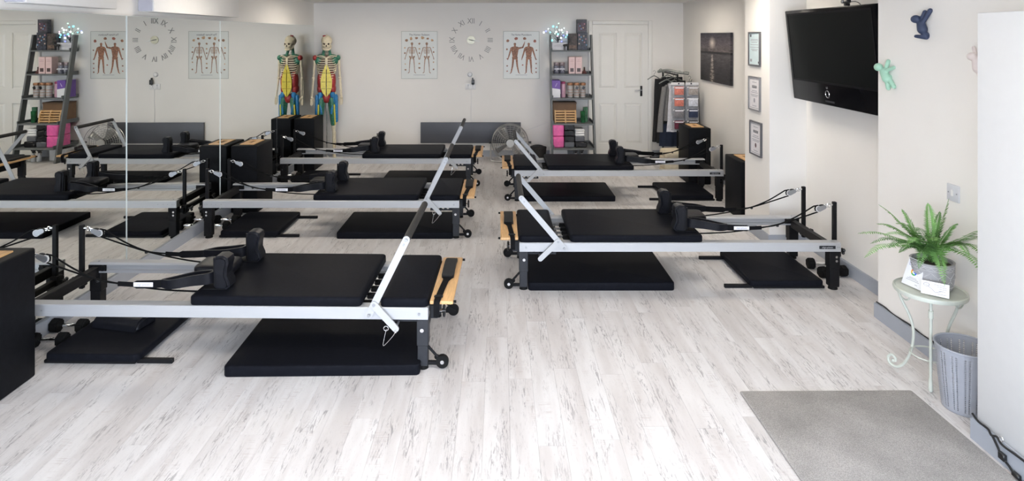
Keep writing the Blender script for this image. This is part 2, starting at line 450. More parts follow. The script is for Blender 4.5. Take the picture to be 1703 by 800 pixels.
for p in panels:
    bm = nb(); x0, x1, z0, z1 = p[0] + .006, p[1] - .006, p[2] + .006, p[3] - .006; s = .034
    pts = [(x0, -.010, z0), (x1, -.010, z0), (x1, -.010, z1), (x0, -.010, z1), (x0 + s, -.028, z0 + s), (x1 - s, -.028, z0 + s), (x1 - s, -.028, z1 - s), (x0 + s, -.028, z1 - s)]
    addf(bm, pts, [(0, 1, 5, 4), (1, 2, 6, 5), (2, 3, 7, 6), (3, 0, 4, 7), (4, 5, 6, 7), (3, 2, 1, 0)])
    obj('panel', bm, door_m, d, sharp=5)
bm = nb()
for b in ((-hw - .065, -hw - .003, 0, DZ + .065), (hw + .003, hw + .065, 0, DZ + .065), (-hw - .003, hw + .003, DZ + .004, DZ + .065)):
    rbox(bm, b[0], b[1], -.045, 0, b[2], b[3], .009, 2)
obj('architrave', bm, door_m, d)
bm = nb(); rbox(bm, .305, .34, -.042, -.032, .94, 1.10, .004, 2)
hp = obj('handle', bm, blackplastic, d)
bm = nb(); cyl(bm, (.322, -.036, 1.035), (.322, -.07, 1.035), .009); tube(bm, cat([(.322, -.068, 1.035), (.29, -.072, 1.036), (.235, -.068, 1.032), (.215, -.066, 1.03)], 4), [.008] * 13, 8)
obj('lever', bm, alu_d, hp)

# ------------------------------------------------------------------ pilates reformer (two versions: foot bar raised / foot bar laid back)
RL, RW = 2.37, .74
OFF = (-RL / 2, -RW / 2, 0)
ZR0, ZR1 = .286, .352
def helix(bm, x0, x1, y, z, r, wire, turns, n=7, m=4):
    pts = []
    for k in range(turns * n + 1):
        a = 2 * PI * k / n; pts.append((x0 + (x1 - x0) * k / (turns * n), y + r * math.cos(a), z + r * math.sin(a)))
    tube(bm, pts, wire, m)
def make_reformer(name, label, top, link_a, link_b, strap_far, pin):
    T = thing(name, label, 'reformer', group='pilates reformers')
    O = lambda n, bm, m, par=T, **k: obj(n, bm, m, par, OFF, **k)
    mir = lambda y: RW - y
    # rails
    for s in (0, 1):
        yo, yi = (0, .078) if s == 0 else (RW, RW - .078)
        sg = 1 if s == 0 else -1
        prof = [(yo, ZR0), (yi, ZR0), (yi, ZR0 + .016), (yi - sg * .016, ZR0 + .022), (yi - sg * .016, ZR1 - .024), (yi, ZR1 - .018), (yi, ZR1 - .010), (yi - sg * .012, ZR1), (yo + sg * .004, ZR1), (yo, ZR1 - .004)]
        bm = nb(); prism(bm, prof, 0, RL, 'yz'); r = O('side_rail', bm, alu, sharp=25)
        bm = nb()
        for xx in (.05, .34): cyl(bm, (xx, yo - sg * .004, .316), (xx, yo, .316), .008, n=10)
        for xx in ((2.345, 2.358) if s == 0 else (2.20, 2.25, 2.29, 2.33, 2.35)): cyl(bm, (xx, yo - sg * .002, .318), (xx, yo, .318), .0045, n=8)
        cyl(bm, (2.32, yi - sg * .03, ZR1), (2.32, yi - sg * .03, ZR1 + .004), .006, n=8)
        O('bolt', bm, alu_d, r)
        if s == 0:
            bm = nb(); rbox(bm, 2.21, 2.33, -.0025, 0, .306, .330, .001, 1); pl_ = O('name_plate', bm, darkgrey, r)
            me = text_mesh('align-pilates', .017); me.transform(Matrix.Translation((2.27, -.003, .318)) @ Matrix.Rotation(PI / 2, 4, 'X')); 
            O('plate_lettering', me, M('silver_ink', (.5, .5, .52), .4), r)
        # pulley wheel and end cap inside the rail at the head end
        bm = nb(); yy = yi + sg * .004; cyl(bm, (2.27, yy, .32), (2.27, yy + sg * .012, .32), .018, n=14); box(bm, 2.25, 2.37, min(yi, yi + sg * .006), max(yi, yi + sg * .006), .30, .34)
        O('rail_end_fitting', bm, blackmetal, r)
    # cross beams
    bm = nb(); rbox(bm, .0, .045, .078, RW - .078, .262, .345, .004, 1); O('cross_beam', bm, blackmetal)
    bm = nb(); rbox(bm, 2.30, 2.345, .078, RW - .078, .266, .33, .004, 1); O('cross_beam', bm, blackmetal)
    # feet end legs and head end legs
    for s in (0, 1):
        f = (lambda a, b: (a, b)) if s == 0 else (lambda a, b: (RW - b, RW - a))
        sg = 1 if s == 0 else -1; yo = 0 if s == 0 else RW
        bm = nb(); rbox(bm, .002, .060, *f(.008, .068), .02, .20, .004, 1); rbox(bm, -.002, .064, *f(.004, .072), .135, ZR0, .004, 1); lg = O('leg', bm, darkgrey)
        bm = nb(); cyl(bm, (.031, f(.008, .068)[0] + .03, 0), (.031, f(.008, .068)[0] + .03, .022), .03, .027, n=16); O('foot', bm, rubber, lg)
        bm = nb(); cyl(bm, (.034, yo + sg * .004, .225), (.034, yo - sg * .003, .225), .011, n=12); O('bolt', bm, chrome, lg)
        bm = nb(); rbox(bm, 2.295, 2.365, *f(.008, .075), .02, .17, .004, 1); rbox(bm, 2.290, 2.368, *f(.005, .078), .16, ZR0, .004, 1); lg = O('leg', bm, blackmetal)
        bm = nb(); cyl(bm, (2.33, f(.008, .075)[0] + .033, 0), (2.33, f(.008, .075)[0] + .033, .022), .034, .03, n=16); O('foot', bm, rubber, lg)
        bm = nb()
        for zz in (.215, .245): cyl(bm, (2.34, yo + sg * .004, zz), (2.34, yo + sg * .001, zz), .009, n=10)
        O('bolt', bm, chrome, lg)
        # transport wheel
        yw = f(.018, .042); yc = (yw[0] + yw[1]) / 2
        bm = nb(); cyl(bm, (-.078, yw[0], .04), (-.078, yw[1], .04), .036, n=22); wh = O('transport_wheel', bm, rubber)
        bm = nb(); cyl(bm, (-.078, yo + sg * .013, .04), (-.078, yo + sg * .018, .04), .011, n=12); O('axle_cap', bm, chrome, wh)
        bm = nb(); cyl(bm, (.004, yc, .125), (-.055, yc, .06), .008, n=8); box(bm, -.06, .004, *sorted((yc - .008, yc + .008)), .022, .042)
        prism(bm, stadium((-.078, .04), (-.045, .055), .03, .03), *sorted((yo + sg * .046, yo + sg * .050))); O('wheel_bracket', bm, blackmetal)
        # ratchet rack for the foot bar
        bm = nb(); rk = [(.06, ZR0), (.30, ZR0), (.30, .245), (.235, .238), (.06, .238)]
        rk = [(.06, ZR0), (.06, .243), (.275, .243), (.275, .262)]
        for k in range(4):
            xx = .262 - .045 * k; rk += [(xx, .272), (xx - .008, .257), (xx - .02, .254), (xx - .028, .26), (xx - .030, .276)]
        rk += [(.075, ZR0)]
        prism(bm, rk, *f(.072, .078)); O('ratchet_rack', bm, darkgrey)
        # footbar arms and links lie outside the rail
    # fixed end pad
    bm = nb(); pad(bm, .0, .272, .004, RW - .004, ZR1, .401, .03, .014); O('end_pad', bm, leather)
    # springs and spring bar
    bm = nb(); helix(bm, .10, .62, 0, .312, .011, .0028, 60); sp_me = mesh_of(bm, 'spring'); sp_me.transform(Matrix.Translation(OFF)); sp_me.materials.append(alu_d)
    for i in range(5):
        o = obj('spring', sp_me, alu_d, T); o.location = (0, .16 + .105 * i, 0)
    bm = nb(); box(bm, .29, .315, .078, RW - .078, .27, .29)
    for i in range(5): rbox(bm, .345, .40, .145 + .105 * i, .175 + .105 * i, .295, .325, .004, 1)
    O('spring_bar', bm, blackmetal)
    # carriage
    bm = nb(); rbox(bm, .40, 1.33, .082, RW - .082, .325, .3545, .006, 1); cg = O('carriage', bm, blackmetal)
    bm = nb(); pad(bm, .377, 1.357, .003, RW - .003, .3545, .405, .03, .014); O('carriage_pad', bm, leather, cg)
    # shoulder rests
    for s in (0, 1):
        y0, y1 = ((.085, .195), (RW - .195, RW - .085))[s]
        prof = [(1.25, .415), (1.252, .49), (1.258, .576), (1.246, .598), (1.205, .602), (1.178, .588), (1.172, .562), (1.182, .525), (1.184, .487), (1.168, .45), (1.164, .424), (1.182, .407), (1.23, .405)]
        t2 = bmesh.new(); prism(t2, prof, y0, y1)
        bmesh.ops.recalc_face_normals(t2, faces=t2.faces[:])
        ee = [e for e in t2.edges if abs(e.verts[0].co.y - e.verts[1].co.y) < 1e-6]
        bmesh.ops.bevel(t2, geom=ee, offset=.014, segments=3, affect='EDGES')
        bm = nb(); merge(bm, t2); sr = O('shoulder_rest', bm, leather2)
        yc = (y0 + y1) / 2
        bm = nb(); cyl(bm, (1.275, yc, .406), (1.275, yc, .575), .0065, n=8); O('post', bm, blackmetal, sr)
        bm = nb(); rbox(bm, 1.19, 1.33, yc - .045, yc + .045, .4045, .411, .002, 1); rbox(bm, 1.25, 1.262, yc - .03, yc + .03, .41, .56, .002, 1); O('base_plate', bm, blackmetal, sr)
    # headrest
    bm = nb(); pad(bm, 1.235, 1.475, .265, .475, .425, .475, .045, .02); hr = O('headrest', bm, leather2)
    bm = nb(); rbox(bm, 1.25, 1.36, .30, .44, .4055, .426, .003, 1); cyl(bm, (1.36, .37, .38), (1.43, .37, .428), .01, n=8); O('bracket', bm, blackmetal, hr)
    # risers, pulleys, ropes, straps
    bm = nb(); rbox(bm, 2.371, 2.405, .06, RW - .06, .225, .265, .004, 1); O('riser_crossbar', bm, blackmetal)
    for s in (0, 1):
        yp = (.125, RW - .125)[s]; sg = (1, -1)[s]
        bm = nb(); rbox(bm, 2.372, 2.400, yp - .014, yp + .014, .20, .622, .003, 1); rbox(bm, 2.366, 2.42, yp - .03, yp + .03, .215, .285, .004, 1); rs = O('riser_post', bm, blackmetal)
        bm = nb(); cyl(bm, (2.42, yp, .25), (2.44, yp, .25), .008, n=8)
        for k in range(3):
            a = 2 * PI * k / 3 + .4; ell(bm, (2.452, yp + .014 * math.cos(a), .25 + .014 * math.sin(a)), (.012, .014, .014), u=8, v=6)
        O('knob', bm, blackplastic, rs)
        bm = nb()   # eye bolt, swivel and pulley block
        cyl(bm, (2.374, yp, .600), (2.352, yp, .598), .009, n=8)
        tube(bm, [(2.345 + .013 * math.cos(a), yp, .597 + .013 * math.sin(a)) for a in [2 * PI * k / 12 for k in range(12)]], .0035, 6, True)
        tube(bm, [(2.326 + .012 * math.cos(a), yp + .008 * math.sin(a), .591 + .009 * math.sin(a)) for a in [2 * PI * k / 12 for k in range(12)]], .0035, 6, True)
        ey = O('eye_bolt', bm, chrome, rs)
        bm = nb(); prism(bm, stadium((2.305, .584), (2.268, .570), .030, .040), yp - .014, yp - .0105); prism(bm, stadium((2.305, .584), (2.268, .570), .030, .040), yp + .0105, yp + .014)
        cyl(bm, (2.312, yp - .013, .587), (2.312, yp + .013, .587), .006, n=8)
        pb = O('pulley', bm, alu_d)
        bm = nb(); cyl(bm, (2.266, yp - .0095, .569), (2.266, yp + .0095, .569), .023, n=18); O('sheave', bm, whiteplastic, pb)
        bm = nb(); ell(bm, (2.285, yp, .578), (.032, .0105, .024), Matrix.Rotation(-.35, 3, 'Y'), 12, 8); O('pulley_cover', bm, blackplastic, pb)
        ys = yp + sg * .02
        loop = [(2.262, yp, .545), (2.243, yp, .556), (2.240, yp, .572), (2.246, yp, .590), (2.264, yp, .594)]
        pts = cat([(1.345, yp + sg * .02, .375), (1.62, yp + sg * .015, .390), (1.95, yp, .448)] + loop[:1], 6)[:-1] + [Vector(p) for p in loop] + cat([(2.23, yp, .588), (2.10, yp, .51), (1.965, yp - sg * .004, .452), (1.88, yp - sg * .008, .436), (1.80, yp - sg * .012, .430)], 5)
        bm = nb(); tube(bm, pts, .0052, 7); O('rope', bm, rope_m)
        bm = nb(); ell(bm, (1.955, yp - sg * .003, .441), (.012, .009, .009), u=8, v=6); O('rope_stop', bm, blackplastic, T)
        # hand strap: lead, padded loop round the post
        ye = yp - sg * .012; yc = (.14, RW - .14)[s]
        lead = cat([(1.83, ye, .430), (1.74, ye, .426), (1.64, ye, .428), (1.55, ye, .433)], 5)
        bm = nb(); band(bm, lead, (0, 0, 1), [.026] * 6 + [.044] * 10, .008); st = O('hand_strap', bm, webbing)
        ctr = cat([(1.57, ye, .434), (1.50, ye - .030, .440), (1.40, yc - .036, .452), (1.31, yc - .030, .462), (1.285, yc - .012, .465), (1.285, yc + .012, .465), (1.31, yc + .030, .462), (1.40, yc + .036, .452), (1.50, ye + .030, .440), (1.57, ye, .434)], 5)
        bm = nb(); nn = len(ctr); band(bm, ctr, (0, 0, 1), [.045 + .02 * math.sin(PI * i / (nn - 1)) for i in range(nn)], .014); O('padded_loop', bm, leather2, st)
        yt = ye - sg * .0055
        bm = nb(); rbox(bm, 1.62, 1.735, *sorted((yt, yt - sg * .002)), .415, .441, .0008, 1); O('strap_tag', bm, white_tag, st)
        me = text_mesh('align-pilates', .017)
        mt = Matrix.Translation((1.6775, yt - sg * .0026, .428)) @ (Matrix.Rotation(PI, 4, 'Z') if s else Matrix.Identity(4)) @ Matrix.Rotation(PI / 2, 4, 'X')
        me.transform(mt); O('tag_lettering', me, ink_grey, st)
    # wooden foot platform and strap
    bm = nb(); rbox(bm, -.140, -.008, .012, RW - .012, .366, .386, .006, 2); wp = O('foot_platform', bm, wood)
    bm = nb()
    for yy in (.02, RW - .045):
        cyl(bm, (-.140, yy + .012, .376), (-.156, yy + .012, .376), .008, n=8)
    for yy in (.03, RW - .05): box(bm, -.03, .004, yy, yy + .02, .352, .366)
    O('platform_stop', bm, rubber, wp)
    bm = nb()
    for yy in (.075, RW - .105):
        box(bm, -.045, -.004, yy, yy + .03, .262, .366)
    O('platform_bracket', bm, darkgrey)
    g = (lambda y: y) if strap_far else (lambda y: RW - y)
    pts = cat([(-.075, g(.665), .391), (-.072, g(.60), .398), (-.073, g(.48), .400), (-.075, g(.36), .397), (-.070, g(.30), .3925), (-.062, g(.20), .3915), (-.056, g(.10), .3915), (-.052, g(.02), .392), (-.050, g(.0), .386), (-.049, g(-.006), .36), (-.048, g(.004), .30)], 4)
    nn = len(pts); wid = [.066 if i < 12 else (.066 - .032 * min(1, (i - 12) / 4)) for i in range(nn)]
    wds = [Vector((1, 0, 0))] * nn
    bm = nb(); band(bm, pts, wds, wid, .010); fs = O('foot_strap', bm, webbing)
    bm = nb(); band(bm, pts[:14], wds[:14], [.06] + [.074] * 12 + [.05], .022); O('strap_pad', bm, M('black_fleece', (.010, .010, .011), .95, bump=.5, bscale=300), fs)
    bm = nb(); yb = g(.055)
    for a in ((-.079, -.073), (-.035, -.029)): box(bm, a[0], a[1], yb - .01, yb + .01, .393, .400)
    for a in (-.010, .006): box(bm, -.079, -.029, yb + a, yb + a + .004, .393, .400)
    O('buckle', bm, blackplastic, fs)
    bm = nb(); yk = g(.09); cyl(bm, (-.045, yk, .30), (-.075, yk, .30), .006, n=8); kn = O('spindle', bm, chrome)
    bm = nb(); cyl(bm, (-.072, yk, .30), (-.09, yk, .30), .014, .01, n=10)
    for sgn in (-1, 1): ell(bm, (-.082, yk, .30 + sgn * .022), (.009, .012, .016), u=8, v=6)
    O('wing_knob', bm, blackplastic, kn)
    # foot bar
    piv = (.329, .315)
    bm = nb(); cyl(bm, (top[0], .0, top[1]), (top[0], RW, top[1]), .021, n=18)
    fb = O('foot_bar', bm, M('black_foam_grip', (.016, .016, .017), .6, var=.1, bump=.15, bscale=300))
    for s in (0, 1):
        a, b = ((-.013, -.004) if s == 0 else (RW + .004, RW + .013))
        bm = nb(); prism(bm, stadium(piv, top, .040, .040), a, b); ar = O('arm', bm, silver, fb)
        a2, b2 = ((-.024, -.015) if s == 0 else (RW + .015, RW + .024))
        bm = nb(); prism(bm, stadium(link_a, link_b, .040, .036), a2, b2); O('link', bm, silver, fb)
        c, dd = ((-.028, 0) if s == 0 else (RW, RW + .028))
        bm = nb()
        for p in (piv, top, link_a): cyl(bm, (p[0], c, p[1]), (p[0], dd, p[1]), .0085, n=10)
        d2 = ((top[0] - piv[0]), (top[1] - piv[1])); ll = math.hypot(*d2)
        p = (top[0] - d2[0] / ll * .032, top[1] - d2[1] / ll * .032); cc, dd2 = ((-.017, -.01) if s == 0 else (RW + .01, RW + .017)); cyl(bm, (p[0], cc, p[1]), (p[0], dd2, p[1]), .007, n=10)
        O('bolt', bm, alu_d, ar)
        ci, di = ((-.02, .076) if s == 0 else (RW - .076, RW + .02))
        bm = nb(); cyl(bm, (link_b[0], ci, link_b[1]), (link_b[0], di, link_b[1]), .007, n=10); O('ratchet_pin', bm, alu_d, fb)
    if pin:
        yo = RW + .03
        bm = nb(); tube(bm, cat([(link_b[0], yo, link_b[1] - .015), (link_b[0] + .02, yo + .004, .20), (link_b[0] + .065, yo + .006, .155), (link_b[0] + .06, yo + .004, .20), (link_b[0] + .05, yo, .245)], 5), .0016, 5)
        tube(bm, [(link_b[0] + .052 + .013 * math.cos(a), yo, .248 + .013 * math.sin(a)) for a in [2 * PI * k / 12 for k in range(12)]], .002, 5, True)
        cyl(bm, (link_b[0], yo - .008, link_b[1] - .02), (link_b[0], yo - .008, link_b[1] - .004), .008, n=8)
        O('safety_pin', bm, chrome, fb)
    return T
refA = make_reformer('reformer', 'silver-railed reformer closest to the open front, along the mirror', (.120, .737), (.300, .375), (.178, .243), False, True)
refA.location = (-1.576, 3.985, 0); refA.rotation_euler = (0, 0, PI - math.radians(1.2))
refB = make_reformer('reformer', 'silver-railed reformer below the wall television, its foot bar leaning back', (.014, .682), (.283, .366), (.153, .240), True, False)
refB.location = (1.335, 5.09, 0)
for src, loc, rz, lab in ((refA, (-1.554, 6.29, 0), PI, 'silver-railed reformer along the mirror, middle one of its three'),
                          (refA, (-1.535, 8.32, 0), PI, 'silver-railed reformer along the mirror, closest to the back wall'),
                          (refB, (1.36, 7.62, 0), 0, 'silver-railed reformer before the door and clothes rail')):
    c = copy_tree(src); c.location = loc; c.rotation_euler = (0, 0, rz); c['label'] = lab

# ------------------------------------------------------------------ mats, jump boards, cushions and dumbbells on the floor
bm = nb(); pad(bm, -.54, .54, -.355, .355, 0, .058, .025, .008); mat_me = mesh_of(bm, 'floor_pad'); mat_me.materials.append(leather)
mats = [((-.985, 3.885, 0), .018, 'thick black vinyl pad on the floor under the reformer closest to the front'),
        ((-.965, 6.27, 0), 0, 'thick black vinyl pad under the middle reformer along the mirror'),
        ((-.945, 8.30, 0), 0, 'thick black vinyl pad under the reformer by the wall heater'),
        ((.755, 5.07, 0), 0, 'thick black vinyl pad under the reformer below the television'),
        ((.78, 7.60, 0), 0, 'thick black vinyl pad under the reformer before the door')]
for loc, rz, lab in mats:
    o = obj('floor_pad', mat_me, leather, label=lab, category='mat', group='black vinyl pads under the reformers'); o.location = loc; o.rotation_euler = (0, 0, rz)
def jumpboard(loc, rz, lab):
    t = thing('jump_board', lab, 'jump board', loc, rz, 'padded jump boards on the floor')
    bm = nb(); rbox(bm, -.25, .28, -.325, .325, .0, .020, .004, 1); obj('backing_board', bm, blackmetal, t)
    bm = nb(); pad(bm, -.28, .27, -.34, .34, .020, .062, .035, .012); obj('cushion', bm, leather, t)
    for yy in (-.315, .290):
        bm = nb(); rbox(bm, -.46, -.255, yy, yy + .025, 0, .025, .002, 1); obj('post', bm, blackmetal, t)
    return t
j0 = jumpboard((2.14, 5.08, 0), 0, 'padded black jump board lying under the rope end of the reformer below the television')
for loc, rz, lab in (((-2.325, 3.99, 0), PI - .02, 'padded black jump board lying beside the black box closest to the front'),
                     ((-2.325, 6.28, 0), PI, 'padded black jump board under the rope end of the middle mirror-side reformer'),
                     ((-2.325, 8.31, 0), PI, 'padded black jump board under the rope end of the rearmost mirror-side reformer'),
                     ((2.175, 7.61, 0), 0, 'padded black jump board lying before the clothes rail corner')):
    c = copy_tree(j0); c.location = loc; c.rotation_euler = (0, 0, rz); c['label'] = lab
# half round cushion on the near jump board
bm = nb(); pts = [(.085 * math.cos(a), .085 * .8 * math.sin(a)) for a in [PI * k / 12 for k in range(13)]]
t2 = bmesh.new(); prism(t2, pts, -.17, .17, 'xz'); bmesh.ops.recalc_face_normals(t2, faces=t2.faces[:])
bmesh.ops.bevel(t2, geom=[e for e in t2.edges if abs(e.verts[0].co.y - e.verts[1].co.y) < 1e-6], offset=.014, segments=3, affect='EDGES'); merge(bm, t2)
o = obj('half_roll_cushion', bm, leather2, label='half-round black cushion resting on the jump board by the black box', category='cushion'); o.location = (-2.36, 4.03, .064); o.rotation_euler = (0, 0, 1.35)
bm = nb()
def hexhead(bm, x0, x1, r=.047):
    pr = [(r * math.cos(PI / 6 + PI * k / 3), r * math.sin(PI / 6 + PI * k / 3)) for k in range(6)]
    t = bmesh.new(); prism(t, pr, x0, x1, 'yz'); bmesh.ops.recalc_face_normals(t, faces=t.faces[:]); bmesh.ops.bevel(t, geom=t.edges[:], offset=.007, segments=2, affect='EDGES'); merge(bm, t)
def dumbbell(loc, rz, lab):
    t = thing('dumbbell', lab, 'dumbbell', loc, rz, 'hex dumbbells at the rope ends')
    for s in (-1, 1):
        bm = nb(); hexhead(bm, *sorted((s * .058, s * .112))); o = obj('head', bm, rubber, t); o.location = (0, 0, .0407)
    bm = nb(); cyl(bm, (-.06, 0, .0407), (.06, 0, .0407), .012, n=12); tube(bm, [(-.045 + .0225 * k, 0, .0407) for k in range(5)], [.012, .0145, .0155, .0145, .012], 12); obj('handle', bm, chrome, t)
    return t
d0 = dumbbell((2.60, 4.99, 0), .15, 'black hex dumbbell on the floor under the television, nearer the front')
for loc, rz, lab in (((2.60, 5.16, 0), -.1, 'black hex dumbbell on the floor under the television, nearer the pillar'),
                     ((-2.725, 3.87, 0), .05, 'black hex dumbbell beside the black box closest to the front, nearer one'),
                     ((-2.725, 4.06, 0), -.04, 'black hex dumbbell beside the black box closest to the front, farther one'),
                     ((-2.725, 6.20, 0), .0, 'black hex dumbbell below the rope end of the middle mirror-side reformer, nearer one'),
                     ((-2.725, 6.40, 0), .06, 'black hex dumbbell below the rope end of the middle mirror-side reformer, farther one'),
                     ((-2.725, 8.22, 0), .0, 'black hex dumbbell below the rearmost mirror-side reformer, nearer one'),
                     ((-2.725, 8.42, 0), .05, 'black hex dumbbell below the rearmost mirror-side reformer, farther one')):
    c = copy_tree(d0); c.location = loc; c.rotation_euler = (0, 0, rz); c['label'] = lab

# ------------------------------------------------------------------ tall black sitting boxes with wooden hand slots
def sitbox(loc, lab, sx=.28, sy=.47, h=.71):
    t = thing('sitting_box', lab, 'box', loc, 0, 'black sitting boxes stood on end')
    bm = nb(); rbox(bm, -sx / 2, sx / 2, -sy / 2, sy / 2, 0, h, .012, 3); obj('body', bm, boxm, t)
    px, py, q, r = .075, .155, .022, .075
    bm = nb()
    for b in ((-px, -q, -py, py), (q, px, -py, py), (-q, q, -py, -r), (-q, q, r, py)): box(bm, *b, h, h + .008)
    hp = obj('wooden_handle', bm, wood, t)
    bm = nb(); box(bm, -q, q, -r, r, h, h + .002); obj('slot', bm, wood_dark, hp)
    return t
sitbox((-2.70, 3.305, 0), 'tall black box at the frame edge, closest to the front')
sitbox((-2.70, 7.01, 0), 'tall black box against the mirror behind the middle reformer')
sitbox((-2.70, 9.10, 0), 'tall black box against the mirror before the skeleton', h=.725)
sitbox((2.53, 8.30, 0), 'tall black box before the hanging clothes')
sitbox((2.585, 6.70, 0), 'black box tucked behind the pillar with the certificates', h=.60)

# ------------------------------------------------------------------ things on the back wall
S = YB / F_PX
# dark grey wall heater
t = thing('panel_heater', 'wide dark grey panel heater low on the back wall', 'heater', (W(783, 203, YB).x, YB, 0))
bm = nb(); rbox(bm, -.775, .775, -.055, -.015, .215, .535, .006, 2); obj('front_panel', bm, M('slate_grey_enamel', (.075, .08, .095), .45, var=.06, scale=4), t)
for xx in (-.5, .5):
    bm = nb(); box(bm, xx - .03, xx + .03, -.015, 0, .25, .50); obj('bracket', bm, darkgrey, t)
# sockets
c = W(782.5, 144, YB)
t = thing('double_socket', 'white double wall socket below the clock', 'socket', (c.x, YB, c.z))
bm = nb(); rbox(bm, -.08, .08, -.011, 0, -.045, .045, .004, 2); obj('plate', bm, whiteplastic, t)
for xx in (-.035, .035):
    bm = nb(); box(bm, xx - .008, xx + .008, -.016, -.011, .016, .032); obj('switch', bm, greyplastic, t)
    bm = nb(); box(bm, xx - .003, xx + .003, -.0125, -.011, -.004, .006); box(bm, xx - .013, xx - .007, -.0125, -.011, -.024, -.018); box(bm, xx + .007, xx + .013, -.0125, -.011, -.024, -.018); obj('pin_hole', bm, blackplastic, t)
t = thing('plug_adapter', 'black plug-in adapter in the wall socket below the clock', 'adapter', (c.x + .04, YB - .0165, c.z + .035))
bm = nb(); rbox(bm, -.022, .022, -.045, 0, .0, .075, .005, 2); rbox(bm, -.016, .006, -.038, -.005, .07, .105, .004, 1); obj('body', bm, blackplastic, t)
bm = nb(); cyl(bm, (0, -.02, .005), (0, -.02, -.012), .006); obj('cable_relief', bm, blackplastic, t)
t = thing('wall_sensor', 'small round white sensor above the wall socket', 'sensor', (W(781.5, 124, YB).x, YB, W(781, 124, YB).z))
bm = nb(); t2 = bmesh.new(); lathe(t2, [(.004, .028), (.025, .026), (.032, .018), (.034, 0)], 20, cap0=True, cap1=True); merge(bm, t2, Matrix.Rotation(PI / 2, 4, 'X')); obj('cap', bm, whiteplastic, t)
bm = nb(); cyl(bm, (0, 0, 0), (0, -.006, 0), .038, n=20); obj('base', bm, greyplastic, t)
bm = nb(); tube(bm, cat([(c.x + .01, YB - .008, c.z - .045), (c.x + .012, YB - .006, c.z - .25), (c.x + .006, YB - .006, .75), (c.x + .01, YB - .007, .54)], 6), .004, 6)
obj('wall_cable', bm, whiteplastic, label='thin white cable running down from the wall socket to the heater', category='cable')
a, b = W(912, 202, 9.9), W(869, 217, 9.9)
bm = nb(); tube(bm, cat([a, W(895, 210, 9.92), W(880, 214.5, 9.93), b], 6), .004, 6)
obj('wall_cable', bm, whiteplastic, label='thin white cable sagging from the ladder shelf towards the heater', category='cable')

# clock
c = W(783.5, 66.5, YB)
t = thing('wall_clock', 'large frameless wall clock with silver roman numerals', 'clock', (c.x, YB, c.z))
num_m = M('smoky_silver', (.30, .29, .275), .45, metal=.15, var=.08)
bm = nb(); cyl(bm, (0, 0, 0), (0, -.012, 0), .062, n=28); obj('hub', bm, M('pale_gold', (.62, .60, .46), .4, metal=.3), t)
for i, s in enumerate(['XII', 'I', 'II', 'III', 'IIII', 'V', 'VI', 'VII', 'VIII', 'IX', 'X', 'XI']):
    me = text_mesh(s, .118, .003); a = 2 * PI * i / 12
    me.transform(Matrix.Rotation(a, 4, 'Y') @ Matrix.Translation((0, -.004, .292)) @ Matrix.Rotation(PI / 2, 4, 'X') @ Matrix.Diagonal((.82, 1, 1, 1)))
    obj('numeral', me, num_m, t)
for ang, ln, wd in ((98, .12, .016), (103, .165, .011)):
    bm = nb(); a = math.radians(ang); dx, dz = math.sin(a), math.cos(a)
    prism(bm, stadium((-.03 * dx, -.03 * dz), (ln * dx, ln * dz), wd, wd * .5, 4), -.018, -.014); obj('hand', bm, M('white_hand', (.85, .85, .82), .3), t)

# anatomical charts
def fig(bm, cx, cz, h, kind, pose=0):
    """flat printed figure, head top at cz, height h"""
    s = h; lay = [0]
    def seg(p, q, w0, w1):
        lay[0] += 1; prism(bm, stadium((cx + p[0] * s, cz + p[1] * s), (cx + q[0] * s, cz + q[1] * s), w0 * s, w1 * s, 4), -.0046 - .0001 * lay[0], -.0040)
    thick = kind == 'muscle'
    k = 2.3 if thick else 1.0
    seg((0, -.045), (0, -.075), .085, .06)
    seg((0, -.10), (0, -.50), .03 * k, .03 * k)
    if thick:
        seg((-.07, -.19), (.07, -.19), .13, .13); seg((-.03, -.25), (-.015, -.45), .16, .12); seg((.03, -.25), (.015, -.45), .16, .12); seg((-.04, -.48), (.04, -.48), .11, .11)
    else:
        seg((-.10, -.165), (.10, -.165), .02, .02)
        for i in range(7):
            wv = .055 + .05 * math.sin(PI * (i + 1) / 8.5); seg((-wv, -.20 - .025 * i), (wv, -.20 - .025 * i), .011, .011)
        seg((-.07, -.46), (-.03, -.53), .05, .03); seg((.07, -.46), (.03, -.53), .05, .03); seg((-.06, -.47), (.06, -.47), .02, .02)
    for sgn in (-1, 1):
        if pose and sgn == 1:
            el_, wr = (.25, -.15), (.30, -.02)
        else: el_, wr = (sgn * .17, -.36), (sgn * .215, -.50)
        seg((sgn * .115, -.18), el_, .026 * k, .02 * k); seg(el_, wr, .02 * k, .014 * k); seg(wr, (wr[0] * 1.05, wr[1] + (.05 if pose and sgn == 1 else -.05)), .025, .018)
        kn, an = (sgn * .075, -.74), (sgn * (.085 if not pose else .12), -.95)
        seg((sgn * .055, -.53), kn, .030 * k, .022 * k); seg(kn, an, .022 * k, .015 * k); seg(an, (an[0] + sgn * .035, -.985), .022, .02)
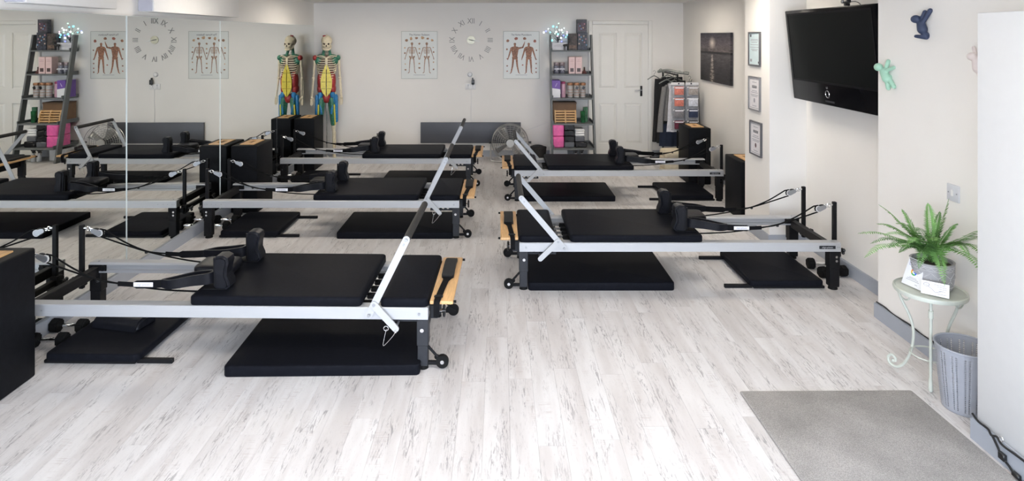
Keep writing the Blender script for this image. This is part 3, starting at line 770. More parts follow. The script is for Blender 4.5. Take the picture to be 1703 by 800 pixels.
def chart(px0, px1, py0, py1, title, lab, kind):
    a, b = W(px0, py1, YB), W(px1, py0, YB); w_, h_ = b.x - a.x, b.z - a.z
    t = thing('anatomy_chart', lab, 'poster', ((a.x + b.x) / 2, YB, a.z), 0, 'anatomy charts on the back wall')
    bm = nb(); rbox(bm, -w_ / 2, w_ / 2, -.004, 0, 0, h_, .0015, 1); obj('sheet', bm, M('chart_paper', (.70, .715, .68), .35, var=.03, scale=3), t)
    bm = nb(); q = .006
    for bb in ((-w_ / 2, w_ / 2, 0, q), (-w_ / 2, w_ / 2, h_ - q, h_), (-w_ / 2, -w_ / 2 + q, q, h_ - q), (w_ / 2 - q, w_ / 2, q, h_ - q)): box(bm, bb[0], bb[1], -.0048, -.004, bb[2], bb[3])
    obj('border', bm, M('chart_border', (.36, .38, .35), .5), t)
    me = text_mesh(title, .044); me.transform(Matrix.Translation((0, -.0045, h_ * .925)) @ Matrix.Rotation(PI / 2, 4, 'X') @ Matrix.Diagonal((w_ * .56 / max(.01, me_w(me)), 1, 1, 1))); obj('title', me, ink, t)
    bone = M('bone_print', (.30, .17, .10), .5, var=.5, scale=70); mus = M('muscle_print', (.30, .14, .08), .5, var=.6, scale=60); tan = M('tan_print', (.50, .32, .18), .5, var=.5, scale=60)
    if kind == 'skeleton':
        for cx in (-.115, .115):
            bm = nb(); fig(bm, cx, h_ * .77, h_ * .66, kind); obj('figure_print', bm, bone, t)
        spots = [(-.20, .81, .024), (-.13, .845, .024), (-.045, .855, .026), (.05, .86, .028), (.13, .845, .024), (.20, .81, .024), (0, .74, .016), (0, .63, .014), (0, .54, .013), (0, .32, .016), (0, .23, .018), (-.225, .65, .013), (-.225, .54, .014), (-.22, .31, .012), (-.215, .19, .016), (.215, .66, .012), (.222, .56, .014), (.22, .35, .014), (.22, .20, .015)]
        m1, m2 = tan, bone
    else:
        for cx, pz in ((-.10, 1), (.115, 0)):
            bm = nb(); fig(bm, cx, h_ * .76, h_ * .66, 'muscle', pz); obj('figure_print', bm, mus, t)
        spots = [(-.21, .80, .026), (-.08, .845, .030), (.05, .845, .028), (.21, .79, .024), (-.225, .62, .016), (-.22, .42, .010), (-.22, .27, .014), (-.22, .16, .013), (.235, .60, .014), (.23, .41, .012), (.23, .32, .012), (.23, .22, .012), (.23, .14, .012), (.02, .29, .014)]
        m1, m2 = M('red_print', (.34, .12, .08), .5, var=.5, scale=60), mus
    for i, (x, z, r) in enumerate(spots):
        bm = nb(); e = r * random.uniform(.7, 1.1)
        prism(bm, [(x + r * math.cos(q2) * random.uniform(.75, 1.1), z * h_ + e * math.sin(q2) * random.uniform(.8, 1.2)) for q2 in [2 * PI * k / 10 for k in range(10)]], -.0045, -.004)
        obj('detail_print', bm, m1 if i % 2 else m2, t)
    bm = nb(); box(bm, -.09, .09, -.0044, -.004, h_ * .075, h_ * .083); obj('caption_line', bm, ink_grey, t)
def me_w(me):
    xs = [v.co.x for v in me.vertices]; return max(xs) - min(xs)
chart(667.5, 727.5, 52, 131, 'The Human Skeleton', 'laminated chart of two human skeletons beside the clock', 'skeleton')
chart(837, 897, 52, 131, 'The Human Musculature', 'laminated chart of two muscular figures beside the ladder shelf', 'muscle')

# canvas on the right wall
def canvas_material():
    m = bpy.data.materials.new('seascape_print'); m.use_nodes = True
    nt = m.node_tree; N = nt.nodes; L = nt.links; b = N['Principled BSDF']; b.inputs['Roughness'].default_value = .6
    tc = N.new('ShaderNodeTexCoord'); sp = N.new('ShaderNodeSeparateXYZ'); L.new(tc.outputs['Object'], sp.inputs[0])
    def math_(op, a, c=None):
        n = N.new('ShaderNodeMath'); n.operation = op
        for i, s in enumerate((a, c)):
            if s is None: continue
            if isinstance(s, (int, float)): n.inputs[i].default_value = s
            else: L.new(s, n.inputs[i])
        return n.outputs[0]
    z, y = sp.outputs['Z'], sp.outputs['Y']
    r = N.new('ShaderNodeValToRGB'); el = r.color_ramp.elements
    zz = math_('ADD', math_('MULTIPLY', z, 1 / .64), .5); L.new(zz, r.inputs[0])
    stops = [(0, (.016, .015, .019)), (.28, (.045, .040, .048)), (.53, (.10, .09, .10)), (.57, (.09, .08, .09)), (.585, (.010, .009, .012)), (.61, (.012, .011, .014)), (.63, (.17, .14, .14)), (.78, (.14, .115, .135)), (1, (.035, .034, .055))]
    el[0].position, el[0].color = 0, (*stops[0][1], 1); el[1].position, el[1].color = 1, (*stops[-1][1], 1)
    for p, c_ in stops[1:-1]: e = el.new(p); e.color = (*c_, 1)
    mp = N.new('ShaderNodeMapping'); mp.inputs['Scale'].default_value = (1, 2.2, 14); L.new(tc.outputs['Object'], mp.inputs[0])
    nz = N.new('ShaderNodeTexNoise'); nz.inputs['Scale'].default_value = 3.2; nz.inputs['Detail'].default_value = 5; nz.inputs['Distortion'].default_value = .8; L.new(mp.outputs[0], nz.inputs['Vector'])
    nzr = math_('MULTIPLY', math_('SUBTRACT', nz.outputs[0], .3), 2.2)
    mx = N.new('ShaderNodeMix'); mx.data_type = 'RGBA'; mx.blend_type = 'MULTIPLY'; mx.inputs['Factor'].default_value = .75
    L.new(r.outputs[0], mx.inputs[6]); cv = N.new('ShaderNodeCombineColor')
    for i in range(3): L.new(nzr, cv.inputs[i])
    L.new(cv.outputs[0], mx.inputs[7])
    # light path and sun printed on the canvas
    yy = math_('ABSOLUTE', math_('SUBTRACT', y, .09))
    pathw = math_('SUBTRACT', 1.0, math_('MINIMUM', math_('DIVIDE', yy, math_('ADD', math_('MULTIPLY', math_('SUBTRACT', .06, z), .22), .045)), 1.0))
    below = math_('LESS_THAN', z, .045)
    pth = math_('MULTIPLY', math_('MULTIPLY', math_('POWER', pathw, 1.3), below), math_('POWER', nzr, 1.2))
    dy = math_('DIVIDE', yy, .16); dz = math_('DIVIDE', math_('SUBTRACT', z, .19), .10)
    sun = math_('MAXIMUM', math_('SUBTRACT', 1.0, math_('SQRT', math_('ADD', math_('MULTIPLY', dy, dy), math_('MULTIPLY', dz, dz)))), 0.0)
    glow = math_('ADD', math_('MULTIPLY', pth, .95), math_('MULTIPLY', math_('POWER', sun, 1.5), .75))
    ad = N.new('ShaderNodeMix'); ad.data_type = 'RGBA'; L.new(math_('MINIMUM', glow, 1.0), ad.inputs['Factor']); L.new(mx.outputs[2], ad.inputs[6]); ad.inputs[7].default_value = (.75, .66, .58, 1)
    L.new(ad.outputs[2], b.inputs['Base Color'])
    return m
t = thing('seascape_canvas', 'dark seascape canvas with moonlit water on the wall above the hanging clothes', 'picture', (XR - .004, 8.40, 1.59))
bm = nb(); rbox(bm, -.032, 0, -.58, .58, -.325, .325, .003, 1); obj('printed_canvas', bm, canvas_material(), t)

# certificates on the pillar
for k, (z0, z1, lab) in enumerate(((1.592, 1.914, 'framed pale blue certificate, topmost of three on the pillar'), (1.172, 1.492, 'framed white certificate with a small seal, middle of three on the pillar'), (.752, 1.073, 'framed white certificate with a dark seal, lowest of three on the pillar'))):
    t = thing('certificate', lab, 'certificate', (X_PIL, 6.045 - (0.03 if k == 2 else 0), z0), 0, 'certificates on the pillar')
    h, hw = z1 - z0, .135
    bm = nb(); q = .013
    for bb in ((-hw, hw, 0, q), (-hw, hw, h - q, h), (-hw, -hw + q, q, h - q), (hw - q, hw, q, h - q)): rbox(bm, -.020, 0, bb[0], bb[1], bb[2], bb[3], .002, 1)
    obj('frame', bm, M('cert_frame_dark', (.09, .09, .10), .4) if k != 1 else M('cert_frame_grey', (.20, .20, .21), .4), t)
    bm = nb(); box(bm, -.010, -.002, -hw + q, hw - q, q, h - q); obj('paper_sheet', bm, M('pale_blue_paper', (.58, .70, .73), .4) if k == 0 else M('cert_paper', (.76, .74, .76), .4), t)
    if k:
        bm = nb(); q2 = .024
        for bb in ((-hw + q2, hw - q2, q2, q2 + .003), (-hw + q2, hw - q2, h - q2 - .003, h - q2), (-hw + q2, -hw + q2 + .003, q2, h - q2), (hw - q2 - .003, hw - q2, q2, h - q2)): box(bm, -.0107, -.010, *bb)
        obj('printed_border', bm, M('border_ink', (.14, .14, .16), .5), t)
        me = text_mesh('CERTIFICATE', .017); me.transform(Matrix.Translation((-.0112, 0, h * .70)) @ Matrix.Rotation(-PI / 2, 4, 'Z') @ Matrix.Rotation(PI / 2, 4, 'X'))
        bm = nb(); box(bm, -.0107, -.010, -.055, .055, h * .665, h * .735); obj('title_bar', bm, ink, t); obj('title', me, paper, t)
        bm = nb(); pr = [(.018 * math.cos(a), h * .30 + .022 * math.sin(a)) for a in [2 * PI * i / 14 for i in range(14)]]
        prism(bm, pr, -.0107, -.010, 'yz'); obj('seal', bm, M('seal_dark', (.10, .05, .06), .5) if k == 2 else ink_grey, t)
        rows = [(.83, .05), (.58, .06), (.53, .08), (.46, .085), (.42, .07), (.14, .05)]
    else:
        bm = nb(); box(bm, -.0107, -.010, .07, .105, h * .85, h * .93); obj('logo_block', bm, ink, t)
        bm = nb(); box(bm, -.0107, -.010, .06, .10, h * .12, h * .2); obj('stamp', bm, ink_grey, t)
        bm = nb(); box(bm, -.0107, -.010, -.105, -.085, h * .08, h * .14); obj('stamp', bm, ink, t)
        rows = [(.78, .08), (.74, .09), (.69, .07), (.62, .09), (.55, .10), (.49, .08), (.45, .06)]
    for z, wd in rows:
        bm = nb(); box(bm, -.0107, -.010, -wd, wd, h * z - .0025, h * z + .0025); obj('text_line', bm, ink_grey, t)

# ------------------------------------------------------------------ television in the alcove
t = thing('television', 'large black flat television tilted down on the alcove wall', 'television', (2.60, 4.965, 1.715))
t.rotation_euler = (0, math.radians(-6), 0)
bm = nb(); rbox(bm, -.045, .035, -.675, .675, -.385, .385, .008, 2); obj('casing', bm, M('gloss_black', (.004, .004, .005), .2, var=.1, ior=1.12), t)
bm = nb(); box(bm, -.0465, -.044, -.62, .62, -.20, .345); obj('screen', bm, M('dark_screen', (.004, .005, .005), .3, var=.05, ior=1.12), t)
bm = nb()
for bb in ((-.635, .635, .345, .360), (-.635, .635, -.215, -.20), (-.635, -.62, -.20, .345), (.62, .635, -.20, .345)): box(bm, -.049, -.045, *bb)
obj('bezel', bm, M('satin_black', (.005, .005, .006), .3, ior=1.15), t)
bm = nb(); tube(bm, [(-.047, .075 + .028 * math.cos(a), -.295 + .028 * math.sin(a)) for a in [2 * PI * k / 24 for k in range(24)]], .003, 6, True); obj('power_ring', bm, chrome, t)
me = text_mesh('LG', .022); me.transform(Matrix.Translation((-.0462, .075, -.245)) @ Matrix.Rotation(-PI / 2, 4, 'Z') @ Matrix.Rotation(PI / 2, 4, 'X')); obj('logo', me, silver, t)
bm = nb(); box(bm, -.0462, -.0455, -.02, .12, -.36, -.345); obj('badge_strip', bm, darkgrey, t)
bm = nb(); box(bm, .035, .115, -.12, .12, -.12, .12); box(bm, .085, .125, -.22, .22, -.18, .18); obj('wall_bracket', bm, blackmetal, t)
t = thing('webcam', 'small black webcam perched on top of the television', 'webcam', (2.553, 4.705, 2.105))
bm = nb(); rbox(bm, -.022, .012, -.045, .045, .012, .038, .008, 2); obj('body', bm, blackplastic, t)
bm = nb(); cyl(bm, (-.022, .012, .025), (-.026, .012, .025), .009, n=12); obj('lens', bm, chrome, t)
bm = nb(); rbox(bm, -.015, .02, -.015, .015, -.006, .012, .003, 1); tube(bm, cat([(.01, -.03, .02), (.03, -.07, .02), (.05, -.09, -.0), (.055, -.10, -.04)], 4), .003, 6); obj('clip', bm, blackplastic, t)

# ------------------------------------------------------------------ little climbing-figure wall hooks
def buddy(name, lab, c, mat, parts, sc=1.0):
    bm = nb()
    for p in parts:
        if p[0] == 'e': ell(bm, p[1], p[2], p[3] if len(p) > 3 else None, 14, 10)
        else: capsule(bm, p[1], p[2], p[3], p[4], 12)
    o = obj(name, bm, mat, label=lab, category='wall hook', group='figure hooks on the side wall')
    md = o.modifiers.new('fuse', 'REMESH'); md.mode = 'VOXEL'; md.voxel_size = .0035; md.use_smooth_shade = True
    s2 = o.modifiers.new('soften', 'SMOOTH'); s2.factor = .5; s2.iterations = 4
    o.location = c; return o
# local frame: x out of the wall (negative = into the room), y along the wall (positive = away from the camera), z up
c = Vector((X_TAB, 2.525 * F_PX / (1542 - HX), 0)); c.z = CAM_H - (40 - HY) * c.y / F_PX
buddy('figure_hook', 'dark blue climbing-figure hook high on the side wall', c, M('navy_matte', (.035, .05, .10), .6), [
    ('e', (-.045, .035, .030), (.026, .030, .024)), ('c', (-.028, .012, -.002), (-.026, .004, -.032), .024, .028),
    ('c', (-.025, .018, .022), (-.010, .006, .072), .011, .012), ('c', (-.026, -.004, .012), (-.008, -.038, .078), .012, .014),
    ('c', (-.022, .002, -.045), (-.014, -.008, -.074), .015, .014), ('c', (-.014, -.012, -.078), (-.040, .042, -.072), .015, .010), ('c', (-.006, -.01, -.06), (0, -.01, -.07), .012, .012)])
c = Vector((X_TAB, 2.525 * F_PX / (1480 - HX), 0)); c.z = CAM_H - (122 - HY) * c.y / F_PX
buddy('figure_hook', 'mint green climbing-figure hook beside the television', c, M('mint_matte', (.36, .60, .46), .55), [
    ('e', (-.045, .050, .038), (.026, .032, .026)), ('c', (-.028, .018, .008), (-.026, -.006, -.035), .025, .027),
    ('c', (-.022, .012, .020), (-.008, .004, .078), .013, .013), ('c', (-.022, -.006, -.045), (-.020, -.016, -.095), .016, .014),
    ('c', (-.018, -.020, -.035), (-.012, -.060, -.082), .016, .014), ('c', (-.022, -.008, .02), (-.006, -.05, .04), .012, .012), ('c', (-.006, -.01, -.02), (0, -.01, -.03), .012, .012)])
c = Vector((X_TAB, 2.525 * F_PX / (1634 - HX), 0)); c.z = CAM_H - (96 - HY) * c.y / F_PX
buddy('figure_hook', 'pale pink climbing-figure hook mostly hidden behind the white pier', c, M('blush_matte', (.72, .64, .62), .6), [
    ('e', (-.040, .020, .006), (.024, .026, .022)), ('c', (-.028, .0, -.02), (-.026, -.006, -.055), .024, .027), ('c', (-.022, .012, .0), (-.010, .050, .052), .009, .009),
    ('c', (-.022, -.006, -.065), (-.020, -.016, -.105), .016, .014), ('c', (-.018, -.020, -.055), (-.012, -.05, -.09), .016, .014), ('c', (-.006, -.01, -.03), (0, -.01, -.04), .012, .012)])
# light switch
yy = 2.525 * F_PX / (1587 - HX); zz = CAM_H - (321 - HY) * yy / F_PX
t = thing('light_switch', 'square grey-white light switch plate above the fern', 'switch', (X_TAB, yy, zz))
bm = nb(); rbox(bm, -.010, 0, -.047, .047, -.047, .047, .004, 2); obj('plate', bm, M('switch_plate', (.62, .63, .66), .4, var=.01), t)
bm = nb(); rbox(bm, -.014, -.010, -.010, .010, -.018, .018, .002, 1); obj('rocker', bm, whiteplastic, t)
for q in (-.032, .032):
    bm = nb(); cyl(bm, (-.0115, q, 0), (-.010, q, 0), .004, n=8); obj('screw', bm, alu_d, t)

# ------------------------------------------------------------------ ladder shelf and what stands on it
SX0, SX1 = .785, 1.415
SHELF_Z = [1.655, 1.30, .945, .575, .225]
def stile_y(z): return 9.42 + (9.83 - 9.42) * (z / 1.89)      # centre of the leaning stile
ladder_m = M('charcoal_painted_wood', (.135, .145, .148), .5, var=.08, scale=14, stretch=(8, 8, 1))
t = thing('ladder_shelf', 'charcoal leaning ladder shelf beside the door', 'shelf', ((SX0 + SX1) / 2, 9.7, 0))
for xx in (SX0, SX1):
    bm = nb()
    prism(bm, [(stile_y(0) - .05 - 9.7, 0), (stile_y(0) + .06 - 9.7, 0), (stile_y(1.89) + .06 - 9.7, 1.89), (stile_y(1.89) - .035 - 9.7, 1.89)], xx - .013 - t.location.x, xx + .013 - t.location.x, 'yz')
    obj('stile', bm, ladder_m, t)
SHF = []
for k, z in enumerate(SHELF_Z):
    yf = stile_y(z) - .055 - .012 * k; SHF.append(yf)
    hw = (SX1 - SX0) / 2 - .013
    bm = nb(); rbox(bm, -hw, hw, yf - 9.7, YB - .025 - 9.7, z - .022, z, .003, 1); sh = obj('shelf_board', bm, ladder_m, t)
    bm = nb()
    for s in (-1, 1): box(bm, *sorted((s * (hw), s * (hw - .012))), yf - 9.7, YB - .025 - 9.7, z, z + .035)
    box(bm, -hw, hw, YB - .035 - 9.7, YB - .025 - 9.7, z, z + .03); obj('gallery_rail', bm, ladder_m, sh)
def px(x, Y): return (x - HX) * Y / F_PX
def sbx(name, lab, cat_, x0, x1, zsh, h, y, dep, mat, group=None, r=.003):
    """box-shaped item standing on shelf zsh between photo columns x0..x1"""
    a, b = px(x0, y), px(x1, y)
    t = thing(name, lab, cat_, ((a + b) / 2, y + dep / 2, zsh), 0, group)
    bm = nb(); rbox(bm, (a - b) / 2, (b - a) / 2, -dep / 2, dep / 2, 0, h, r, 1); obj('body', bm, mat, t)
    t['w'] = b - a
    return t
z = SHELF_Z[0]
t = sbx('gift_box', 'white open box with a fairy-light tree behind it on the top shelf', 'box', 918, 944, z, .115, 9.80, .09, M('white_card', (.72, .71, .74), .6))
bm = nb(); box(bm, -.09, .09, -.0465, -.045, .062, .066); box(bm, -.05, .02, -.0465, -.045, .08, .084); obj('print_line', bm, ink_grey, t)
t = sbx('dark_carton', 'dark brown patterned carton on the top shelf', 'carton', 945, 960, z, .255, 9.79, .11, M('dark_floral_card', (.06, .045, .04), .5, var=.9, scale=26))
bm = nb(); box(bm, -.055, .055, -.0565, -.055, .03, .075); obj('label_print', bm, M('dark_label', (.16, .10, .07), .5, var=.6, scale=40), t)
t = sbx('navy_carton', 'dark navy light-tree carton at the stile end of the top shelf', 'carton', 960.5, 977, z, .27, 9.79, .12, M('navy_speckle_card', (.035, .04, .06), .45, var=.9, scale=34))
bul = [M('bulb_' + n, c_, .3, emit=e, var=.01) for n, c_, e in (('cyan', (.25, .85, 1.0), 1.8), ('blue', (.22, .25, 1.0), 2.4), ('white', (.9, .98, 1.0), 1.6), ('pink', (1.0, .55, .75), 1.5), ('mint', (.6, 1.0, .75), 1.5))]
dots = [M('print_dot_' + n, c_, .5) for n, c_ in (('rose', (.55, .28, .32)), ('blue', (.18, .35, .55)), ('sand', (.6, .45, .32)))]
for i, (dx, dz) in enumerate([(-.05, .23), (-.02, .20), (.02, .215), (.05, .17), (.0, .15), (-.04, .17), (.03, .12), (.06, .08), (-.05, .10)]):
    bm = nb(); cyl(bm, (dx, -.0605, dz), (dx, -.0615, dz), .011, n=10); obj('printed_dot', bm, dots[i % 3], t)
t = sbx('navy_carton', 'dark upright carton standing on top of the navy carton', 'carton', 959.5, 976, z + .2705, .20, 9.80, .09, M('navy_window_card', (.05, .05, .065), .45, var=.6, scale=30))
bm = nb(); box(bm, -.055, .055, -.0465, -.045, .03, .15); obj('printed_window', bm, M('plum_print', (.085, .05, .075), .5, var=.8, scale=30), t)
for i, (dx, dz) in enumerate([(-.03, .10), (.02, .07), (.04, .13), (-.01, .055)]):
    bm = nb(); cyl(bm, (dx, -.0465, dz), (dx, -.0475, dz), .011, n=10); obj('printed_dot', bm, dots[(i + 1) % 3], t)
# fairy light tree
t = thing('fairy_light_tree', 'small twig tree lit with blue and white fairy lights on the top shelf', 'lamp', (px(928, 9.9), 9.905, z))
twig = M('black_wire_twig', (.03, .03, .03), .6)
tips = [(904.5, 54), (908, 52), (912, 48), (920, 44), (929, 39), (926, 45), (934, 50), (938, 47), (943, 53), (944, 58), (941, 62), (937, 59), (933, 63), (927, 60), (923, 56), (918, 67), (934, 69), (930, 50), (925, 53), (936, 54), (915, 54), (928, 57), (943, 56)]
bm = nb(); tube(bm, [(0, 0, 0), (.003, 0, .10), (0, 0, .15)], [.008, .006, .004], 6); cyl(bm, (0, 0, 0), (0, 0, .015), .03, n=14); obj('stem', bm, twig, t)
for i, (qx, qy) in enumerate(tips):
    p = W(qx, qy, 9.88 + random.uniform(-.05, .02)) - Vector(t.location)
    bm = nb(); tube(bm, cat([(0, 0, .12 + .02 * (i % 3)), p * .5 + Vector((0, 0, .10)), p], 4), .002, 4); br = obj('twig', bm, twig, t)
    bm = nb(); ell(bm, p, (.011 + .005 * (i % 3 == 0),) * 3, u=8, v=6); obj('bulb', bm, bul[i % 5 if i % 3 else (0 if i % 2 else 2)], br)
t = thing('reindeer_ornament', 'small dark reindeer-like ornament beside the white box', 'ornament', (px(941.5, 9.75), 9.765, z))
bm = nb(); capsule(bm, (-.03, 0, .075), (.03, 0, .08), .018, .02, 10); capsule(bm, (.03, 0, .085), (.05, 0, .125), .012, .009, 8)
for lx in (-.03, -.015, .02, .035): cyl(bm, (lx, 0, 0), (lx, 0, .075), .005, .007, n=6)
obj('body', bm, twig, t)
bm = nb(); ell(bm, (.06, 0, .13), (.02, .011, .012), u=8, v=6); tube(bm, [(.045, 0, .135), (.03, 0, .165), (.045, 0, .19)], .003, 5); tube(bm, [(.05, 0, .135), (.065, 0, .165), (.06, 0, .19)], .003, 5); obj('head', bm, twig, t)
z = SHELF_Z[1]
for i, (x0, x1) in enumerate(((921, 930.5), (930.5, 940))):
    yj = 9.72; a, b = px(x0, yj), px(x1, yj)
    t = thing('candle_jar', ('grey candle jar with a bow, outer one on the second shelf', 'grey candle jar with a bow, beside the pink boxes')[i], 'candle', ((a + b) / 2, yj + .05, z), 0, 'bow-tied candle jars')
    r = (b - a) / 2 * .96
    bm = nb(); lathe(bm, [(r * .9, 0), (r, .008), (r, .115), (r * .9, .12)], 18, cap0=True, cap1=True); obj('jar', bm, M('smoky_jar', (.17, .17, .21), .25, var=.15), t)
    bm = nb(); lathe(bm, [(r * .93, .12), (r, .124), (r, .165), (r * .95, .17)], 18, cap0=True, cap1=True); obj('lid', bm, M('rose_brown_lid', (.30, .24, .25), .35, metal=.3), t)
    bm = nb(); lathe(bm, [(r + .0015, .058), (r + .003, .062), (r + .003, .078), (r + .0015, .082)], 18)
    for s in (-1, 1): ell(bm, (s * .02, -r - .004, .070), (.019, .006, .012), Matrix.Rotation(s * .4, 3, 'Y'), 8, 6)
    tube(bm, [(0, -r - .004, .07), (-.012, -r - .006, .03)], .004, 5); tube(bm, [(0, -r - .004, .07), (.012, -r - .006, .032)], .004, 5)
    obj('ribbon_bow', bm, M('pale_ribbon', (.62, .62, .68), .5), t)
for i, (x0, x1) in enumerate(((946, 956.4), (957.2, 968))):
    t = sbx('pink_carton', ('pale pink tall carton beside the candle jars', 'pale pink tall carton beside the small figurine')[i], 'carton', x0, x1, z, .255, 9.70, .15, M('pale_pink_card', (.72, .53, .52), .5, var=.05), 'pink cartons on the second shelf')
    w_ = t['w'] / 2
    bm = nb(); box(bm, -w_ * .55, w_ * .55, -.0765, -.075, .03, .085); obj('window_print', bm, M('dark_window_print', (.08, .05, .05), .4), t)
    bm = nb(); box(bm, -w_ * .6, w_ * .6, -.0762, -.075, .185, .19); box(bm, -w_ * .4, w_ * .4, -.0762, -.075, .205, .209); obj('text_print', bm, M('rose_ink', (.42, .25, .26), .5), t)
t = thing('figurine', 'small dark seated figurine at the end of the second shelf', 'ornament', (px(972.5, 9.70), 9.75, z))
bm = nb(); lathe(bm, [(.035, 0), (.038, .015), (.022, .035), (.014, .06), (.012, .07)], 14, cap0=True, cap1=True); obj('body', bm, M('oxblood', (.10, .03, .03), .4), t)
bm = nb(); ell(bm, (0, 0, .085), (.014, .014, .018), u=10, v=8); obj('head', bm, M('dark_bronze', (.06, .04, .03), .4), t)
z = SHELF_Z[2]
t = sbx('purple_carton', 'purple and white tall carton on the third shelf', 'carton', 918, 932, z, .26, 9.62, .24, M('purple_card', (.16, .075, .36), .45, var=.1, scale=12))
w_ = t['w'] / 2
bm = nb(); prism(bm, [(-w_ * .98, .004), (w_ * .98, .004), (w_ * .98, .125), (-w_ * .98, .145)], -.1215, -.120); obj('white_front_print', bm, M('carton_white', (.78, .78, .80), .5), t)
bm = nb(); prism(bm, stadium((-.01, .17), (.012, .215), .014, .010, 4), -.1215, -.120); obj('logo_print', bm, M('lilac_ink', (.48, .38, .66), .5), t)
t = thing('pink_bottle', 'pink ribbed drinking bottle beside the purple carton', 'bottle', (px(937.2, 9.66), 9.70, z))
bm = nb(); lathe(bm, [(.032, 0), (.036, .008), (.036, .18), (.030, .205)], 18, cap0=True, cap1=True); obj('body', bm, M('translucent_pink', (.55, .33, .40), .25, var=.15, scale=30), t)
bm = nb(); lathe(bm, [(.032, .205), (.034, .21), (.034, .232), (.026, .238)], 18, cap0=True, cap1=True); obj('cap', bm, M('berry_cap', (.34, .05, .14), .35), t)
glass_m = M('clear_jar', (.62, .60, .58), .12, var=.1, trans=.35)
for i, xq in enumerate((948.8, 959.3, 970)):
    t = thing('storage_jar', ('glass jar with brown lid, nearest the pink bottle', 'glass jar with brown lid and black tag, middle of three', 'glass jar with brown lid and black tag, nearest the stile')[i], 'jar', (px(xq, 9.62), 9.67, z), 0, 'lidded jars on the third shelf')
    bm = nb(); lathe(bm, [(.036, 0), (.041, .006), (.041, .13), (.042, .165), (.036, .185)], 18, cap0=True, cap1=True); obj('glass', bm, glass_m, t)
    bm = nb(); lathe(bm, [(.042, .183), (.045, .187), (.045, .212), (.038, .222)], 18, cap0=True, cap1=True); obj('lid', bm, M('copper_lid', (.34, .17, .09), .35, metal=.4), t)
    bm = nb(); lathe(bm, [(.0425, .03), (.0425, .04)], 18); lathe(bm, [(.0425, .07), (.0425, .08)], 18); lathe(bm, [(.0425, .11), (.0425, .12)], 18); obj('printed_ring', bm, M('jar_print', (.32, .18, .14), .5, var=.5, scale=40), t)
    if i:
        bm = nb(); prism(bm, [(-.024, .135), (.012, .118), (.03, .158), (-.006, .178)], -.0475, -.0455); obj('tag', bm, blackplastic, t)
z = SHELF_Z[3]
t = sbx('brown_carton', 'brown cardboard box behind the slatted wooden roller', 'carton', 920, 958.5, z, .29, 9.66, .24, M('brown_card', (.19, .105, .05), .6, var=.1, scale=9))
bm = nb(); box(bm, -t['w'] / 2 - .003, t['w'] / 2 + .003, -.123, .123, .27, .296); obj('lid', bm, M('dark_brown_card', (.13, .07, .035), .6), t)
t = thing('wooden_foot_roller', 'slatted pale wooden foot massager on the fourth shelf', 'massager', (px(941, 9.52), 9.58, z))
bamb = M('bamboo', (.62, .38, .17), .45, var=.1, scale=12, stretch=(1, 8, 8))
w_ = px(959, 9.52) - px(941, 9.52)
for xx in (-w_ + .008, 0, w_ - .008):
    bm = nb(); prism(bm, [(-.03, 0), (.06, 0), (.06, .14), (.045, .185), (.02, .185), (-.02, .10)], xx - .009, xx + .009, 'yz'); obj('upright', bm, bamb, t)
for i in range(5):
    zz = .022 + .037 * i; yy = -.034 + .0125 * i
    for x0, x1 in ((-w_ + .014, -.008), (.008, w_ - .014)):
        bm = nb(); rbox(bm, x0, x1, yy, yy + .022, zz - .011, zz + .011, .004, 2); obj('slat', bm, bamb, t)
for i, (xq, h, m_) in enumerate(((970, .17, M('green_glass', (.03, .16, .06), .12, var=.4, scale=14, trans=.25)), (975.5, .22, M('clear_green_glass', (.14, .34, .20), .12, var=.3, scale=14, trans=.35)))):
    t = thing('glass_tumbler', ('dark green glass tumbler on the fourth shelf', 'taller clear green glass on the fourth shelf')[i], 'glass', (px(xq, 9.56) , 9.60 + .09 * i, z))
    bm = nb(); lathe(bm, [(.030, 0), (.034, .006), (.038, h), (.035, h), (.031, .012), (.001, .012)], 18, cap0=True); obj('bowl', bm, m_, t)
    bm = nb(); lathe(bm, [(.001, .013), (.030, .013), (.032, h * .5), (.001, h * .5 + .01)], 14); obj('wax_fill', bm, M('green_wax', (.04, .22, .09), .5), t)
z = SHELF_Z[4]
pink = M('hot_pink_wrap', (.78, .13, .38), .28, var=.14, scale=22, bump=.5, bscale=40)
for i in range(2):
    t = sbx('pink_pack', ('hot pink wrapped pack, upper of two on the lowest shelf', 'hot pink wrapped pack, lower of two on the lowest shelf')[1 - i], 'pack', 919.5, 938, z + .167 * i, .164, 9.44, .30, pink, 'pink wrapped packs', .012)
    bm = nb(); box(bm, -t['w'] / 2 - .001, t['w'] / 2 + .001, -.1515, -.149, .078, .082); obj('seam', bm, M('pink_seam', (.6, .08, .28), .4), t)
blk = M('black_film_wrap', (.016, .016, .018), .25, var=.3, bump=.6, bscale=45); gry = M('grey_film_wrap', (.12, .125, .14), .3, var=.1, bump=.3, bscale=40)
bl = ['lowest of four beside the pink packs', 'second from below of four beside the pink packs', 'third from below of four beside the pink packs', 'topmost of four beside the pink packs']
for i in range(4):
    sbx('dark_pack', ('dark grey' if i == 0 else 'black') + ' film-wrapped pack, ' + bl[i], 'pack', 938.8, 955.5, z + .0845 * i, .082, 9.45, .28, gry if i == 0 else blk, 'dark wrapped packs', .010)
sbx('dark_pack', 'wide black film-wrapped pack at the stile end of the lowest shelf', 'pack', 956.6, 976.5, z, .085, 9.45, .26, blk, 'dark wrapped packs', .012)
sbx('dark_pack', 'grey film-wrapped pack below the folded white towels', 'pack', 956.6, 972.5, z + .086, .078, 9.46, .24, gry, 'dark wrapped packs', .010)
